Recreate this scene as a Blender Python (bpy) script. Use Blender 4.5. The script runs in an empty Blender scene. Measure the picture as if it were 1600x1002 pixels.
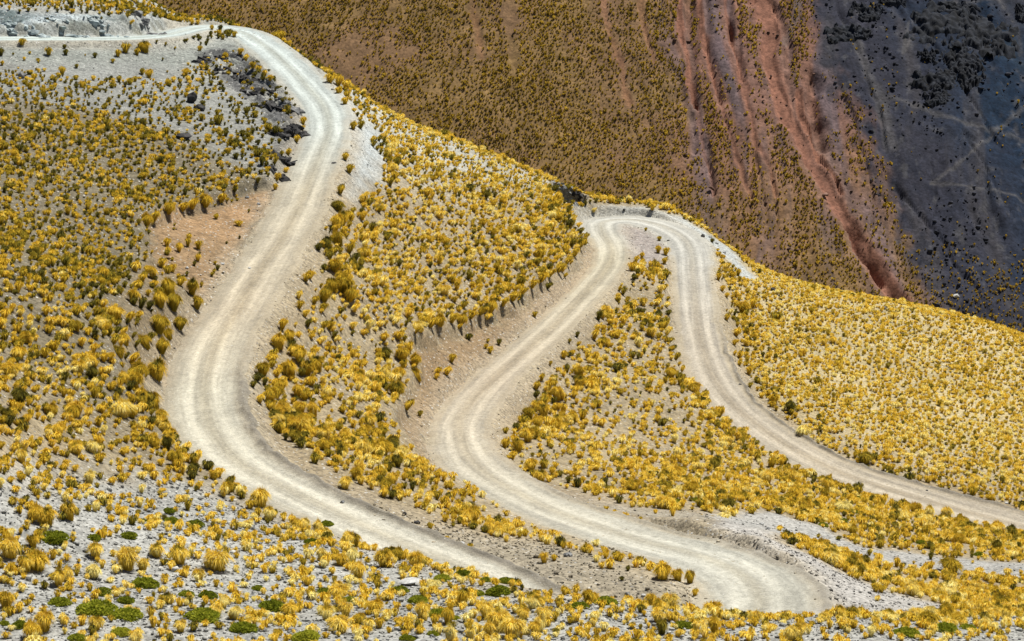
import bpy, bmesh, math, random
import numpy as np
from mathutils import Vector

random.seed(7)
RNG = np.random.default_rng(11)
SC = bpy.context.scene
COL = SC.collection

# ----------------------------------------------------------------------------
# camera (origin of the survey: everything below is measured from its position)
# ----------------------------------------------------------------------------
F = 1600 * 85.0 / 36.0
PITCH = math.radians(14.5)
CZ = 75.0                                   # camera height above the datum
CP, SP = math.cos(PITCH), math.sin(PITCH)

cam_d = bpy.data.cameras.new("camera")
cam_d.lens = 85
cam_d.sensor_width = 36
cam_d.clip_start = 1
cam_d.clip_end = 6000
cam = bpy.data.objects.new("camera", cam_d)
cam.location = (0, 0, CZ)
cam.rotation_euler = (math.pi / 2 - PITCH, 0, 0)
COL.objects.link(cam)
SC.camera = cam


def ray(px, py):
    u = (np.asarray(px, float) - 800) / F
    v = (501 - np.asarray(py, float)) / F
    return np.stack([u, CP + v * SP, -SP + v * CP], -1)


def proj(P):
    P = np.asarray(P, float)
    q = P - np.array([0, 0, CZ])
    d = q[..., 1] * CP - q[..., 2] * SP
    up = q[..., 1] * SP + q[..., 2] * CP
    return 800 + F * q[..., 0] / d, 501 - F * up / d, d


def by_z(px, py, z):
    """survey point seen at that spot of the picture, z metres relative to the camera"""
    r = ray(px, py)
    return r * (z / r[2]) + np.array([0, 0, CZ])


def by_d(px, py, d):
    return ray(px, py) * d + np.array([0, 0, CZ])


# ----------------------------------------------------------------------------
# noise
# ----------------------------------------------------------------------------
def _hash(i, j, seed):
    h = (i.astype(np.int64) * 374761393 + j.astype(np.int64) * 668265263 + seed * 144665) & 0xFFFFFFFF
    h = ((h ^ (h >> 13)) * 1274126177) & 0xFFFFFFFF
    h = h ^ (h >> 16)
    return (h & 0xFFFFFF) / float(0xFFFFFF)


def vnoise(x, y, seed=0):
    xi, yi = np.floor(x), np.floor(y)
    fx, fy = x - xi, y - yi
    fx = fx * fx * fx * (fx * (fx * 6 - 15) + 10)
    fy = fy * fy * fy * (fy * (fy * 6 - 15) + 10)
    xi, yi = xi.astype(np.int64), yi.astype(np.int64)
    a, b = _hash(xi, yi, seed), _hash(xi + 1, yi, seed)
    c, d = _hash(xi, yi + 1, seed), _hash(xi + 1, yi + 1, seed)
    return (a * (1 - fx) + b * fx) * (1 - fy) + (c * (1 - fx) + d * fx) * fy


def fbm(x, y, seed=0, octaves=4, gain=0.5):
    s, a, t = 0.0, 1.0, 0.0
    ca, sa = 0.8, 0.6
    for k in range(octaves):
        s = s + a * (vnoise(x, y, seed + k * 17) - 0.5)
        t += a
        a *= gain
        x, y = 2.03 * (ca * x - sa * y), 2.03 * (sa * x + ca * y)
    return 2 * s / t                           # about -1..1


def sstep(a, b, x):
    t = np.clip((x - a) / (b - a), 0, 1)
    return t * t * (3 - 2 * t)


# ----------------------------------------------------------------------------
# road centre line: spot in the picture, height below the camera, half width
# ----------------------------------------------------------------------------
ROAD = [
    (-160, 60, -34.0, 2.4), (-60, 61, -34.5, 2.4), (0, 61, -34.8, 2.4), (120, 61, -35.6, 2.4), (215, 60, -36.4, 2.4), (262, 55, -36.9, 2.5), (296, 47, -37.5, 2.9),
    (335, 42, -37.9, 3.2), (375, 50, -38.4, 3.1), (412, 72, -39.3, 3.0), (447, 101, -40.2, 3.0), (482, 138, -41.3, 2.9),
    (506, 167, -42.0, 2.8), (512, 200, -42.6, 2.7), (503, 230, -43.0, 2.7), (490, 262, -43.3, 2.7), (476, 297, -43.6, 2.7),
    (458, 340, -44.0, 2.7), (412, 418, -44.4, 2.7), (372, 484, -44.8, 2.7), (343, 530, -45.0, 2.8), (326, 575, -45.2, 2.9),
    (320, 612, -45.3, 3.0), (325, 652, -45.4, 3.0), (343, 690, -45.5, 3.0), (374, 724, -45.6, 2.9), (418, 752, -45.7, 2.8),
    (473, 781, -45.8, 2.7), (535, 809, -45.9, 2.6), (595, 837, -46.0, 2.6), (660, 864, -46.1, 2.6), (722, 890, -46.2, 2.6),
    (790, 923, -46.4, 2.6), (870, 960, -46.6, 2.6), (970, 988, -46.8, 2.7), (1080, 998, -46.9, 2.9), (1155, 984, -46.9, 3.2),
    (1188, 955, -47.0, 3.4), (1180, 920, -47.4, 3.4), (1145, 893, -48.1, 3.2), (1085, 868, -48.9, 2.9), (1010, 848, -49.6, 2.7), (940, 826, -50.5, 2.6),
    (870, 802, -51.4, 2.6), (800, 768, -52.6, 2.6), (752, 738, -53.4, 2.6), (724, 705, -54.1, 2.6), (719, 670, -54.6, 2.6),
    (737, 634, -55.1, 2.6), (775, 592, -55.8, 2.6), (828, 543, -56.7, 2.6), (880, 495, -57.7, 2.6), (925, 449, -58.8, 2.6),
    (953, 410, -59.5, 2.6), (954, 385, -59.8, 2.6), (942, 364, -60.0, 2.8), (946, 347, -60.2, 3.0), (985, 344, -60.4, 3.0), (1030, 353, -60.7, 2.9),
    (1066, 372, -61.0, 2.8), (1080, 398, -61.3, 2.7), (1083, 430, -61.7, 2.6), (1087, 475, -62.1, 2.6), (1093, 525, -62.6, 2.6),
    (1106, 570, -63.0, 2.6), (1135, 620, -63.5, 2.6), (1180, 664, -64.1, 2.6), (1240, 705, -64.7, 2.6), (1315, 740, -65.3, 2.6),
    (1400, 768, -66.0, 2.6), (1500, 797, -66.8, 2.6), (1600, 824, -67.6, 2.6), (1720, 852, -68.5, 2.6), (1850, 880, -69.5, 2.6),
]
RP = np.array([by_z(a, b, z) for a, b, z, w in ROAD])
RW = np.array([w for *_, w in ROAD]) * np.interp(np.arange(len(ROAD)), [0, 30, 36, 38, 44, 47, 50, 54, 58, 61, 65, 68, 71], [.84, .86, .95, 1.0, 1.0, .85, .70, .70, .82, .82, .88, 1.05, 1.3])


def catmull(P, step):
    P = np.vstack([2 * P[0] - P[1], P, 2 * P[-1] - P[-2]])
    out = []
    for i in range(1, len(P) - 2):
        p0, p1, p2, p3 = P[i - 1], P[i], P[i + 1], P[i + 2]
        n = max(2, int(np.linalg.norm((p2 - p1)[:3]) / step))
        # centripetal parametrisation keeps the tight bends clean
        t0 = 0.0
        t1 = t0 + np.linalg.norm((p1 - p0)[:3]) ** 0.5
        t2 = t1 + np.linalg.norm((p2 - p1)[:3]) ** 0.5
        t3 = t2 + np.linalg.norm((p3 - p2)[:3]) ** 0.5
        for t in np.linspace(t1, t2, n, endpoint=False):
            A1 = (t1 - t) / (t1 - t0) * p0 + (t - t0) / (t1 - t0) * p1
            A2 = (t2 - t) / (t2 - t1) * p1 + (t - t1) / (t2 - t1) * p2
            A3 = (t3 - t) / (t3 - t2) * p2 + (t - t2) / (t3 - t2) * p3
            B1 = (t2 - t) / (t2 - t0) * A1 + (t - t0) / (t2 - t0) * A2
            B2 = (t3 - t) / (t3 - t1) * A2 + (t - t1) / (t3 - t1) * A3
            out.append((t2 - t) / (t2 - t1) * B1 + (t - t1) / (t2 - t1) * B2)
    return np.array(out)


def resample(P, step):
    s = np.r_[0, np.cumsum(np.linalg.norm(np.diff(P[:, :2], axis=0), axis=1))]
    q = np.arange(0, s[-1], step)
    return np.stack([np.interp(q, s, P[:, k]) for k in range(P.shape[1])], -1), q


_c = catmull(np.c_[RP, RW, np.arange(len(RW), dtype=float)], 0.4)
CL, CS = resample(_c, 0.35)                    # x y z halfwidth index


def smooth1(a, n):
    k = np.hanning(2 * n + 3)[1:-1]
    k /= k.sum()
    return np.convolve(np.pad(a, (n, n), mode="edge"), k, "valid")


CL[:, 0] = smooth1(CL[:, 0], 6)
CL[:, 1] = smooth1(CL[:, 1], 6)
CL[:, 2] = smooth1(CL[:, 2], 20)
CT = np.gradient(CL[:, :2], axis=0)
CT /= np.linalg.norm(CT, axis=1)[:, None] + 1e-9
CN = np.stack([CT[:, 1], -CT[:, 0]], -1)       # right-hand side of travel

# ----------------------------------------------------------------------------
# natural ground of the near hill: survey points (picture spot, distance)
# ----------------------------------------------------------------------------
SURVEY = [
    # left slope above the first road
    (-200, 620, 122), (0, 620, 136), (150, 620, 148), (0, 500, 150), (150, 450, 168), (0, 400, 163), (-200, 350, 160), (150, 300, 197), (300, 250, 219),
    (0, 200, 210), (0, 120, 238), (100, 150, 231), (250, 110, 257), (350, 110, 260), (420, 190, 243), (440, 245, 231), (230, 400, 187), (-200, 150, 215),
    (270, 330, 203), (370, 300, 217), (200, 560, 156), (210, 200, 228),
    # gravel foreground
    (100, 750, 130), (250, 790, 131), (100, 900, 115), (400, 850, 126), (400, 1000, 107), (0, 1000, 105), (0, 1150, 95), (800, 1000, 108),
    (650, 920, 122), (800, 945, 116), (1000, 965, 112.5), (1200, 980, 111.5), (1450, 985, 113), (1600, 985, 118), (800, 1150, 96), (1600, 1150, 100),
    (-200, 850, 115), (-200, 1050, 100), (1800, 1000, 122), (1800, 1150, 104), (560, 860, 127.5), (640, 881, 126), (700, 892, 124), (760, 898, 122), (830, 910, 120), (900, 933, 118), (950, 950, 115),
    # between the first and the second leg
    (560, 330, 223), (640, 250, 251), (540, 420, 199), (480, 560, 176), (600, 560, 193), (640, 470, 208), (750, 400, 235), (850, 360, 257), (760, 280, 263),
    (880, 420, 247), (710, 505, 214), (640, 620, 188), (600, 700, 162), (500, 690, 156), (620, 770, 149), (735, 798, 152), (700, 830, 143), (900, 885, 134),
    (850, 835, 146), (1000, 912, 131), (1060, 925, 129), (600, 200, 260), (700, 240, 270), (840, 300, 276), (890, 345, 272),
    # between the second leg and the third
    (1000, 420, 256), (1000, 500, 238), (1000, 600, 216), (870, 600, 207), (820, 700, 182), (950, 720, 186), (1100, 700, 204), (1050, 800, 163), (1200, 780, 184),
    (1300, 850, 167), (1400, 830, 183), (1600, 880, 177), (1500, 900, 163), (1350, 900, 154), (1600, 950, 150), (1500, 962, 138), (1300, 930, 134), (1800, 920, 176),
    (1100, 826, 146), (1150, 836, 143), (1200, 858, 139.2), (1250, 882, 136), (1290, 912, 133), (1150, 812, 149), (1200, 832, 146), (1250, 858, 143), (1330, 905, 141), (1040, 812, 149),
    # right slope under the third leg
    (1200, 560, 243), (1300, 520, 258), (1500, 560, 262), (1500, 650, 239), (1400, 650, 233), (1600, 650, 245), (1600, 740, 223), (1250, 620, 229), (1350, 700, 218),
    (1800, 700, 243), (1800, 800, 222),
    # hill above the top road
    (0, 20, 262), (0, 0, 271), (0, -60, 290), (120, 25, 264), (150, 0, 277), (225, 25, 272), (235, 6, 288), (-200, 0, 268), (-200, -60, 285),
]
RIDGE = [(-200, -90, 300), (0, -90, 303), (150, -60, 300), (238, 2, 292), (262, 38, 289), (300, 32, 293), (360, 35, 294), (402, 47, 286), (437, 64, 279), (472, 86, 273), (502, 110, 268),
         (540, 132, 270), (600, 165, 275), (680, 200, 283), (760, 232, 288), (830, 262, 291), (900, 292, 292), (950, 312, 296), (1000, 321, 297), (1060, 333, 297),
         (1110, 358, 291), (1150, 395, 284), (1190, 418, 281), (1240, 432, 282), (1300, 446, 285), (1375, 460, 288), (1450, 477, 292), (1530, 503, 296),
         (1600, 528, 300), (1800, 592, 306)]
pts = [by_d(a, b, d) for a, b, d in SURVEY]
RIDGE = [(a, b + np.interp(a, [500, 600, 900, 1000, 1150, 1250, 1450, 1600], [0, 6, 6, 0, 0, 7, 12, 20]), d) for a, b, d in RIDGE]
pts += [by_d(a, b, d) for a, b, d in RIDGE]
for a, b, d in RIDGE:                          # the ground falls away behind the ridge
    p = by_d(a, b, d)
    h = p[:2] / np.linalg.norm(p[:2])
    for run, drop in ((14, 8), (34, 24), (70, 56)):
        pts.append(np.array([p[0] + h[0] * run, p[1] + h[1] * run, p[2] - drop]))
pts += [CL[i, :3] for i in range(0, len(CL), 22)]
pts = np.array(pts)


class TPS:
    def __init__(self, P, z, lam):
        self.P = P / 100.0
        n = len(P)
        r2 = ((self.P[:, None] - self.P[None]) ** 2).sum(-1)
        K = 0.5 * r2 * np.log(r2 + 1e-12) + lam * np.eye(n)
        A = np.zeros((n + 3, n + 3))
        Q = np.c_[np.ones(n), self.P]
        A[:n, :n], A[:n, n:], A[n:, :n] = K, Q, Q.T
        self.w = np.linalg.solve(A, np.r_[z, 0, 0, 0])

    def __call__(self, x, y):
        x, y = np.asarray(x, float) / 100, np.asarray(y, float) / 100
        sh = x.shape
        x, y = x.ravel(), y.ravel()
        out = np.empty(len(x))
        n = len(self.P)
        for i in range(0, len(x), 40000):
            X, Y = x[i:i + 40000], y[i:i + 40000]
            r2 = (X[:, None] - self.P[None, :, 0]) ** 2 + (Y[:, None] - self.P[None, :, 1]) ** 2
            out[i:i + 40000] = (0.5 * r2 * np.log(r2 + 1e-12)) @ self.w[:n] + self.w[n] + self.w[n + 1] * X + self.w[n + 2] * Y
        return out.reshape(sh)


tps = TPS(pts[:, :2], pts[:, 2], 0.0006)


def bilin(x, y, gx, gy, G):
    i = np.clip(np.searchsorted(gx, x) - 1, 0, len(gx) - 2)
    j = np.clip(np.searchsorted(gy, y) - 1, 0, len(gy) - 2)
    fx = np.clip((x - gx[i]) / (gx[i + 1] - gx[i]), 0, 1)
    fy = np.clip((y - gy[j]) / (gy[j + 1] - gy[j]), 0, 1)
    return (G[j, i] * (1 - fx) + G[j, i + 1] * fx) * (1 - fy) + (G[j + 1, i] * (1 - fx) + G[j + 1, i + 1] * fx) * fy


def meet(px, py, gx, gy, G, t0, t1, n=900):
    """where the line of sight through a spot of the picture first meets the ground"""
    px, py = np.atleast_1d(np.asarray(px, float)), np.atleast_1d(np.asarray(py, float))
    r = ray(px, py)
    res = np.full((len(px), 3), np.nan)
    ts = np.linspace(t0, t1, n)
    for k in range(0, len(px), 2000):
        R = r[k:k + 2000]
        P = R[:, None, :] * ts[None, :, None]
        below = (P[..., 2] + CZ) < bilin(P[..., 0], P[..., 1], gx, gy, G)
        i = below.argmax(1)
        ok = below.any(1) & (i > 0)
        i = np.maximum(i, 1)
        a, b = ts[i - 1], ts[i]
        for _ in range(12):
            m = (a + b) / 2
            Q = R * m[:, None]
            bl = (Q[:, 2] + CZ) < bilin(Q[:, 0], Q[:, 1], gx, gy, G)
            b = np.where(bl, m, b)
            a = np.where(bl, a, m)
        Q = R * b[:, None]
        Q[:, 2] += CZ
        Q[~ok] = np.nan
        res[k:k + 2000] = Q
    return res


def carve(X, Y, Z, ax, ay):
    """cut and fill along the road; returns the surface, distance to the centre line, nearest sample"""
    D = np.full(X.shape, 99.0)
    I = np.zeros(X.shape, np.int32)
    R = 22.0
    for i in range(0, len(CL), 2):
        x, y = CL[i, :2]
        a, b = np.searchsorted(ax, [x - R, x + R])
        c, d = np.searchsorted(ay, [y - R, y + R])
        if b <= a or d <= c:
            continue
        q = np.hypot(X[c:d, a:b] - x, Y[c:d, a:b] - y)
        m = q < D[c:d, a:b]
        D[c:d, a:b][m] = q[m]
        I[c:d, a:b][m] = i
    dd = np.maximum(D - CL[I, 3] - 0.25, 0)
    zr = CL[I, 2]
    ix = CL[I, 4]
    cut_s = np.where((ix > 2) & (ix < 7), 2.2, 1.15)
    ez = 0.12 * fbm(X / 1.1, Y / 1.1, 77, 3)
    hi = zr + cut_s * dd + 0.10 * dd ** 2 + sstep(0.3, 2.5, dd) * 0.3 * ez
    lo = zr - 0.62 * dd - 0.09 * dd ** 2 + sstep(0.3, 2.5, dd) * 0.3 * ez
    return np.where(D < R, np.clip(Z, lo, hi), Z), D, I


# coarse surface, for laying out the outlines of bare patches
cgx, cgy = np.arange(-110, 130, 1.0), np.arange(70, 420, 1.0)
_cx, _cy = np.meshgrid(cgx, cgy)
CG = carve(_cx, _cy, tps(_cx, _cy), cgx, cgy)[0]


def outline(pix):
    """densified picture outline -> ground polygon (x, y)"""
    P = np.array(pix, float)
    P = np.vstack([P, P[:1]])
    dn = []
    for a, b in zip(P[:-1], P[1:]):
        for t in np.linspace(0, 1, max(2, int(np.hypot(*(b - a)) / 12)), endpoint=False):
            dn.append(a + (b - a) * t)
    dn = np.array(dn)
    W = meet(dn[:, 0], dn[:, 1], cgx, cgy, CG, 90, 340, 600)
    W = W[~np.isnan(W[:, 0])]
    return W[:, :2]


def sdist(poly, X, Y):
    """signed distance to a polygon in metres, positive inside (only near it, -99 elsewhere)"""
    out = np.full(X.shape, -99.0)
    x0, y0 = poly.min(0) - 9
    x1, y1 = poly.max(0) + 9
    m = (X > x0) & (X < x1) & (Y > y0) & (Y < y1)
    if not m.any():
        return out
    x, y = X[m], Y[m]
    ins = np.zeros(len(x), bool)
    d2 = np.full(len(x), 1e9)
    for (ax, ay), (bx, by) in zip(poly, np.roll(poly, -1, 0)):
        if ay != by:
            c = ((ay > y) != (by > y)) & (x < (bx - ax) * (y - ay) / (by - ay) + ax)
            ins ^= c
        ex, ey = bx - ax, by - ay
        t = np.clip(((x - ax) * ex + (y - ay) * ey) / (ex * ex + ey * ey + 1e-9), 0, 1)
        d2 = np.minimum(d2, (ax + t * ex - x) ** 2 + (ay + t * ey - y) ** 2)
    d = np.sqrt(d2)
    out[m] = np.where(ins, d, -d)
    return out


ZONES = {
    "cut_one": [(222, 342), (262, 328), (300, 320), (345, 308), (395, 290), (436, 284), (414, 330), (372, 414), (330, 480), (292, 526), (264, 600), (238, 596), (228, 560), (262, 520), (296, 460),
                (276, 430), (240, 425), (232, 385)],
    "cut_two": [(640, 520), (676, 512), (720, 508), (755, 496), (800, 476), (850, 438), (878, 428), (905, 398), (912, 372), (940, 392), (930, 424), (872, 482), (784, 556), (700, 640), (672, 690),
                (690, 735), (650, 700), (622, 655), (632, 600), (652, 560)],
    "cut_three": [(1046, 396), (1050, 470), (1060, 540), (1080, 590), (1100, 630), (1060, 570), (1048, 500)],
    "shoulder_one": [(548, 196), (540, 230), (524, 268), (512, 350), (452, 424), (414, 490), (390, 540), (382, 600), (396, 655), (460, 735), (620, 828), (760, 890), (850, 925), (1000, 945), (1085, 948),
                     (1082, 912), (1000, 902), (900, 866), (840, 840), (770, 835), (690, 812), (620, 780), (520, 735), (460, 695), (410, 640), (412, 590), (440, 560), (472, 510), (484, 478), (494, 440), (512, 400), (520, 350), (560, 325), (590, 300),
                     (600, 260), (575, 215)],
    "shoulder_two": [(985, 400), (985, 430), (965, 480), (905, 545), (850, 600), (830, 650), (790, 690), (790, 720), (830, 745), (920, 770), (1000, 790), (1110, 800), (1175, 806), (1240, 810), (1140, 822),
                     (1050, 815), (940, 795), (830, 762), (770, 725), (745, 670), (775, 625), (860, 545), (950, 460), (972, 410)],
    "shoulder_three": [(1112, 430), (1135, 440), (1160, 520), (1165, 570), (1200, 625), (1250, 668), (1300, 706), (1400, 745), (1480, 762), (1600, 795), (1600, 815), (1480, 785), (1350, 745), (1240, 690), (1180, 640),
                       (1140, 575), (1120, 500)],
    "pad": [(890, 330), (930, 320), (1000, 322), (1060, 336), (1110, 360), (1150, 396), (1192, 437), (1150, 425), (1120, 390), (1112, 430), (1050, 400), (1040, 420), (1000, 410), (985, 395), (960, 380), (905, 365)],
    "scree_top": [(-150, 70), (250, 70), (330, 62), (380, 62), (410, 100), (380, 110), (340, 95), (300, 105), (260, 130), (200, 125), (120, 130), (60, 110), (0, 100), (-150, 100)],
    "rock_cut_top": [(-150, 18), (0, 22), (80, 27), (180, 30), (240, 26), (268, 45), (250, 56), (0, 58), (-150, 58)],
    "rock_cut_side": [(300, 82), (360, 70), (400, 92), (450, 145), (474, 175), (474, 225), (440, 282), (425, 250), (430, 210), (400, 165), (350, 130)],
    "side_pale": [(470, 88), (502, 112), (540, 150), (600, 210), (605, 265), (575, 300), (545, 310), (548, 230), (548, 180), (520, 130)],
    "fill": [(1120, 812), (1175, 806), (1230, 850), (1337, 904), (1400, 930), (1477, 946), (1530, 972), (1285, 975), (1250, 960), (1292, 940), (1232, 880), (1110, 828)],
    "bare_band": [(1110, 806), (1200, 800), (1290, 828), (1360, 850), (1470, 868), (1600, 885), (1700, 905), (1700, 925), (1600, 905), (1470, 886), (1350, 872), (1260, 850)],
    "foreground": [(-200, 740), (60, 735), (230, 745), (300, 752), (400, 790), (560, 852), (700, 896), (800, 915), (900, 938), (1080, 955), (1300, 975), (1500, 975), (1560, 970), (1700, 975), (1700, 1200), (-250, 1200)],
    "ridge_pale": [(512, 112), (600, 166), (680, 202), (760, 234), (830, 264), (900, 294), (860, 300), (760, 285), (680, 250), (620, 222), (560, 190)],
    "scree_low": [(-150, 95), (0, 100), (280, 108), (400, 150), (462, 190), (470, 230), (445, 285), (370, 262), (280, 215), (150, 172), (0, 150), (-150, 150)],
    "inner_mound": [(962, 350), (985, 352), (1008, 361), (1038, 378), (1047, 420), (1020, 416), (996, 412), (984, 398), (974, 372)],
    "wedge": [(985, 430), (1045, 440), (1070, 590), (1090, 680), (1000, 745), (860, 745), (795, 695), (850, 620)],
    "slope_bare": [(228, 385), (300, 440), (332, 480), (266, 600), (244, 650), (190, 570), (185, 480)],
    "road_flank": [(500, 420), (560, 330), (600, 330), (570, 480), (560, 640), (470, 660), (420, 600), (450, 520)],
    "cliff": [(860, 288), (890, 292), (920, 306), (912, 322), (880, 318)],
}
POLY = {k: outline(v) for k, v in ZONES.items()}

# ----------------------------------------------------------------------------
# the ground grid
# ----------------------------------------------------------------------------
gx = np.r_[-260:-82:6.0, np.arange(-82, 92, 0.25), np.arange(92, 300, 6.0)]
gy = np.r_[-60:84:6.0, np.arange(84, 322, 0.25), np.arange(322, 402, 2.5)]
GX, GY = np.meshgrid(gx, gy)


def fields(X, Y):
    return {k: sdist(p, X, Y) for k, p in POLY.items()}


def make_ground():
    # natural surface, evaluated on a 1 m lattice and refined
    lx, ly = np.arange(-100, 112, 1.0), np.arange(66, 412, 1.0)
    L = tps(*np.meshgrid(lx, ly))
    inside = bilin(GX.ravel(), GY.ravel(), lx, ly, L).reshape(GX.shape)
    Z = inside
    Z += 0.55 * fbm(GX / 14, GY / 14, 3, 3) + 0.16 * fbm(GX / 3.2, GY / 3.2, 5, 3) + 0.05 * fbm(GX / 0.9, GY / 0.9, 9, 2)
    S = fields(GX, GY)
    wob = 0.7 * fbm(GX / 4.0, GY / 4.0, 21, 2)
    # undercut edges of the banks: a step of turf above the bare cut
    for k, dep in (("cut_one", 0.85), ("cut_two", 1.0), ("cut_three", 0.5), ("cliff", 1.6)):
        s = S[k] + wob
        Z -= dep * sstep(-0.15, 0.4, s) * (1 - 0.35 * sstep(2.0, 6.0, s))
    # broken rock in the cuts
    for k, amp in (("rock_cut_top", 1.3), ("rock_cut_side", 1.5), ("cliff", 0.8)):
        s = sstep(-0.6, 1.2, S[k] + wob)
        rid = np.abs(fbm(GX / 2.6, GY / 2.0, 41, 4)) + 0.5 * np.abs(fbm(GX / 0.9, GY / 0.9, 43, 3))
        Z += s * amp * (rid - 0.35)
    s = sstep(0, 2, S["scree_top"])
    Z += s * 0.10 * fbm((GX + GY * 0.6) / 0.7, (GY - GX * 0.6) / 5, 51, 3)
    Z, D, I = carve(GX, GY, Z, gx, gy)
    lat = None
    return Z, S, D, I, lat


GZ, ZS, RD, RI, RLAT = make_ground()


def H(x, y):
    return bilin(np.asarray(x, float), np.asarray(y, float), gx, gy, GZ)


def on_ground(px, py):
    return meet(px, py, gx, gy, GZ, 85, 340, 1100)


def G_at(A, x, y):
    i = np.clip(np.searchsorted(gx, x), 0, len(gx) - 1)
    j = np.clip(np.searchsorted(gy, y), 0, len(gy) - 1)
    return A[j, i]


# ----------------------------------------------------------------------------
# helpers for objects and materials
# ----------------------------------------------------------------------------
def tag(o, label, cat, group=None, kind=None):
    o["label"] = label
    o["category"] = cat
    if group:
        o["group"] = group
    if kind:
        o["kind"] = kind
    return o


def mesh_np(name, V, faces, mat=None, smooth=False):
    """faces: list of (m, k) index arrays"""
    me = bpy.data.meshes.new(name)
    V = np.asarray(V, np.float32)
    me.vertices.add(len(V))
    me.vertices.foreach_set("co", V.ravel())
    nl = sum(f.size for f in faces)
    npoly = sum(len(f) for f in faces)
    me.loops.add(nl)
    me.polygons.add(npoly)
    me.loops.foreach_set("vertex_index", np.concatenate([f.ravel() for f in faces]).astype(np.int32))
    sizes = np.concatenate([np.full(len(f), f.shape[1]) for f in faces])
    me.polygons.foreach_set("loop_start", (np.cumsum(sizes) - sizes).astype(np.int32))
    if smooth:
        me.polygons.foreach_set("use_smooth", np.ones(npoly, bool))
    me.update(calc_edges=True)
    if mat:
        me.materials.append(mat)
    return me


ALB = 0.70                                     # survey colours were read off a bright print: bring them to real reflectances


def color_attr(me, name, C):
    C = np.asarray(C) * ALB
    a = me.attributes.new(name, "FLOAT_COLOR", "POINT")
    C = np.asarray(C, np.float32)
    if C.shape[1] == 3:
        C = np.c_[C, np.ones(len(C), np.float32)]
    a.data.foreach_set("color", C.astype(np.float32).ravel())


def float_attr(me, name, v):
    a = me.attributes.new(name, "FLOAT", "POINT")
    a.data.foreach_set("value", np.asarray(v, np.float32))


def link(name, me, parent=None):
    o = bpy.data.objects.new(name, me)
    COL.objects.link(o)
    o.parent = parent
    return o


class NT:
    def __init__(self, name):
        self.m = bpy.data.materials.new(name)
        self.m.use_nodes = True
        self.t = self.m.node_tree
        self.t.nodes.clear()
        self.out = self.n("ShaderNodeOutputMaterial")

    def n(self, typ, **kw):
        nd = self.t.nodes.new(typ)
        for k, v in kw.items():
            if k.startswith("in_"):
                nd.inputs[k[3:].replace("_", " ")].default_value = v
            else:
                setattr(nd, k, v)
        return nd

    def l(self, a, b):
        self.t.links.new(a, b)

    def math(self, op, a, b=None, clamp=False):
        nd = self.n("ShaderNodeMath", operation=op)
        nd.use_clamp = clamp
        for k, v in enumerate((a, b)):
            if v is None:
                continue
            if isinstance(v, (int, float)):
                nd.inputs[k].default_value = v
            else:
                self.l(v, nd.inputs[k])
        return nd.outputs[0]

    def mix(self, typ, fac, a, b):
        nd = self.n("ShaderNodeMix", data_type="RGBA", blend_type=typ)
        for sock, v in ((nd.inputs[0], fac), (nd.inputs[6], a), (nd.inputs[7], b)):
            if isinstance(v, (int, float)):
                sock.default_value = v
            elif isinstance(v, tuple):
                sock.default_value = (*v, 1)
            else:
                self.l(v, sock)
        return nd.outputs[2]


def earth_material(name, pebble=6.0, bump=0.5, contrast=0.35, speck=0.5, stones=True):
    k = NT(name)
    tc = k.n("ShaderNodeTexCoord").outputs["Object"]
    at = k.n("ShaderNodeAttribute", attribute_name="albedo").outputs["Color"]
    n1 = k.n("ShaderNodeTexNoise", in_Scale=1.6, in_Detail=6.0, in_Roughness=0.65)
    k.l(tc, n1.inputs["Vector"])
    n2 = k.n("ShaderNodeTexNoise", in_Scale=pebble * 1.3, in_Detail=4.0, in_Roughness=0.7)
    k.l(tc, n2.inputs["Vector"])
    vo = k.n("ShaderNodeTexVoronoi", in_Scale=pebble)
    k.l(tc, vo.inputs["Vector"])
    sep = k.n("ShaderNodeSeparateColor")
    k.l(vo.outputs["Color"], sep.inputs[0])
    f = k.math("MULTIPLY", k.math("SUBTRACT", n1.outputs["Fac"], 0.5), contrast * 2.2)
    g = k.math("MULTIPLY", k.math("SUBTRACT", n2.outputs["Fac"], 0.5), contrast * 2.4)
    h = k.math("MULTIPLY", k.math("SUBTRACT", sep.outputs[0], 0.5), speck * 0.7)
    val = k.math("ADD", k.math("ADD", k.math("ADD", f, g), h), 1.0)
    col = k.mix("MULTIPLY", 1.0, at, val)
    # loose stones a little paler or darker than the earth between them
    st = k.math("GREATER_THAN", sep.outputs[1], 0.86 if stones else 2.0)
    near = k.math("LESS_THAN", vo.outputs["Distance"], 0.42)
    fac = k.math("MULTIPLY", k.math("MULTIPLY", st, near), speck)
    stone = k.mix("MIX", sep.outputs[2], (0.07, 0.065, 0.06), (0.50, 0.49, 0.45))
    col = k.mix("MIX", fac, col, stone)
    hgt = k.math("ADD", k.math("MULTIPLY", n2.outputs["Fac"], 0.6), k.math("MULTIPLY", vo.outputs["Distance"], -0.35))
    bp = k.n("ShaderNodeBump", in_Strength=bump, in_Distance=0.12)
    k.l(hgt, bp.inputs["Height"])
    bs = k.n("ShaderNodeBsdfPrincipled", in_Roughness=0.95)
    bs.inputs["Specular IOR Level"].default_value = 0.12
    k.l(col, bs.inputs["Base Color"])
    k.l(bp.outputs[0], bs.inputs["Normal"])
    k.l(bs.outputs[0], k.out.inputs[0])
    return k.m


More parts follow.
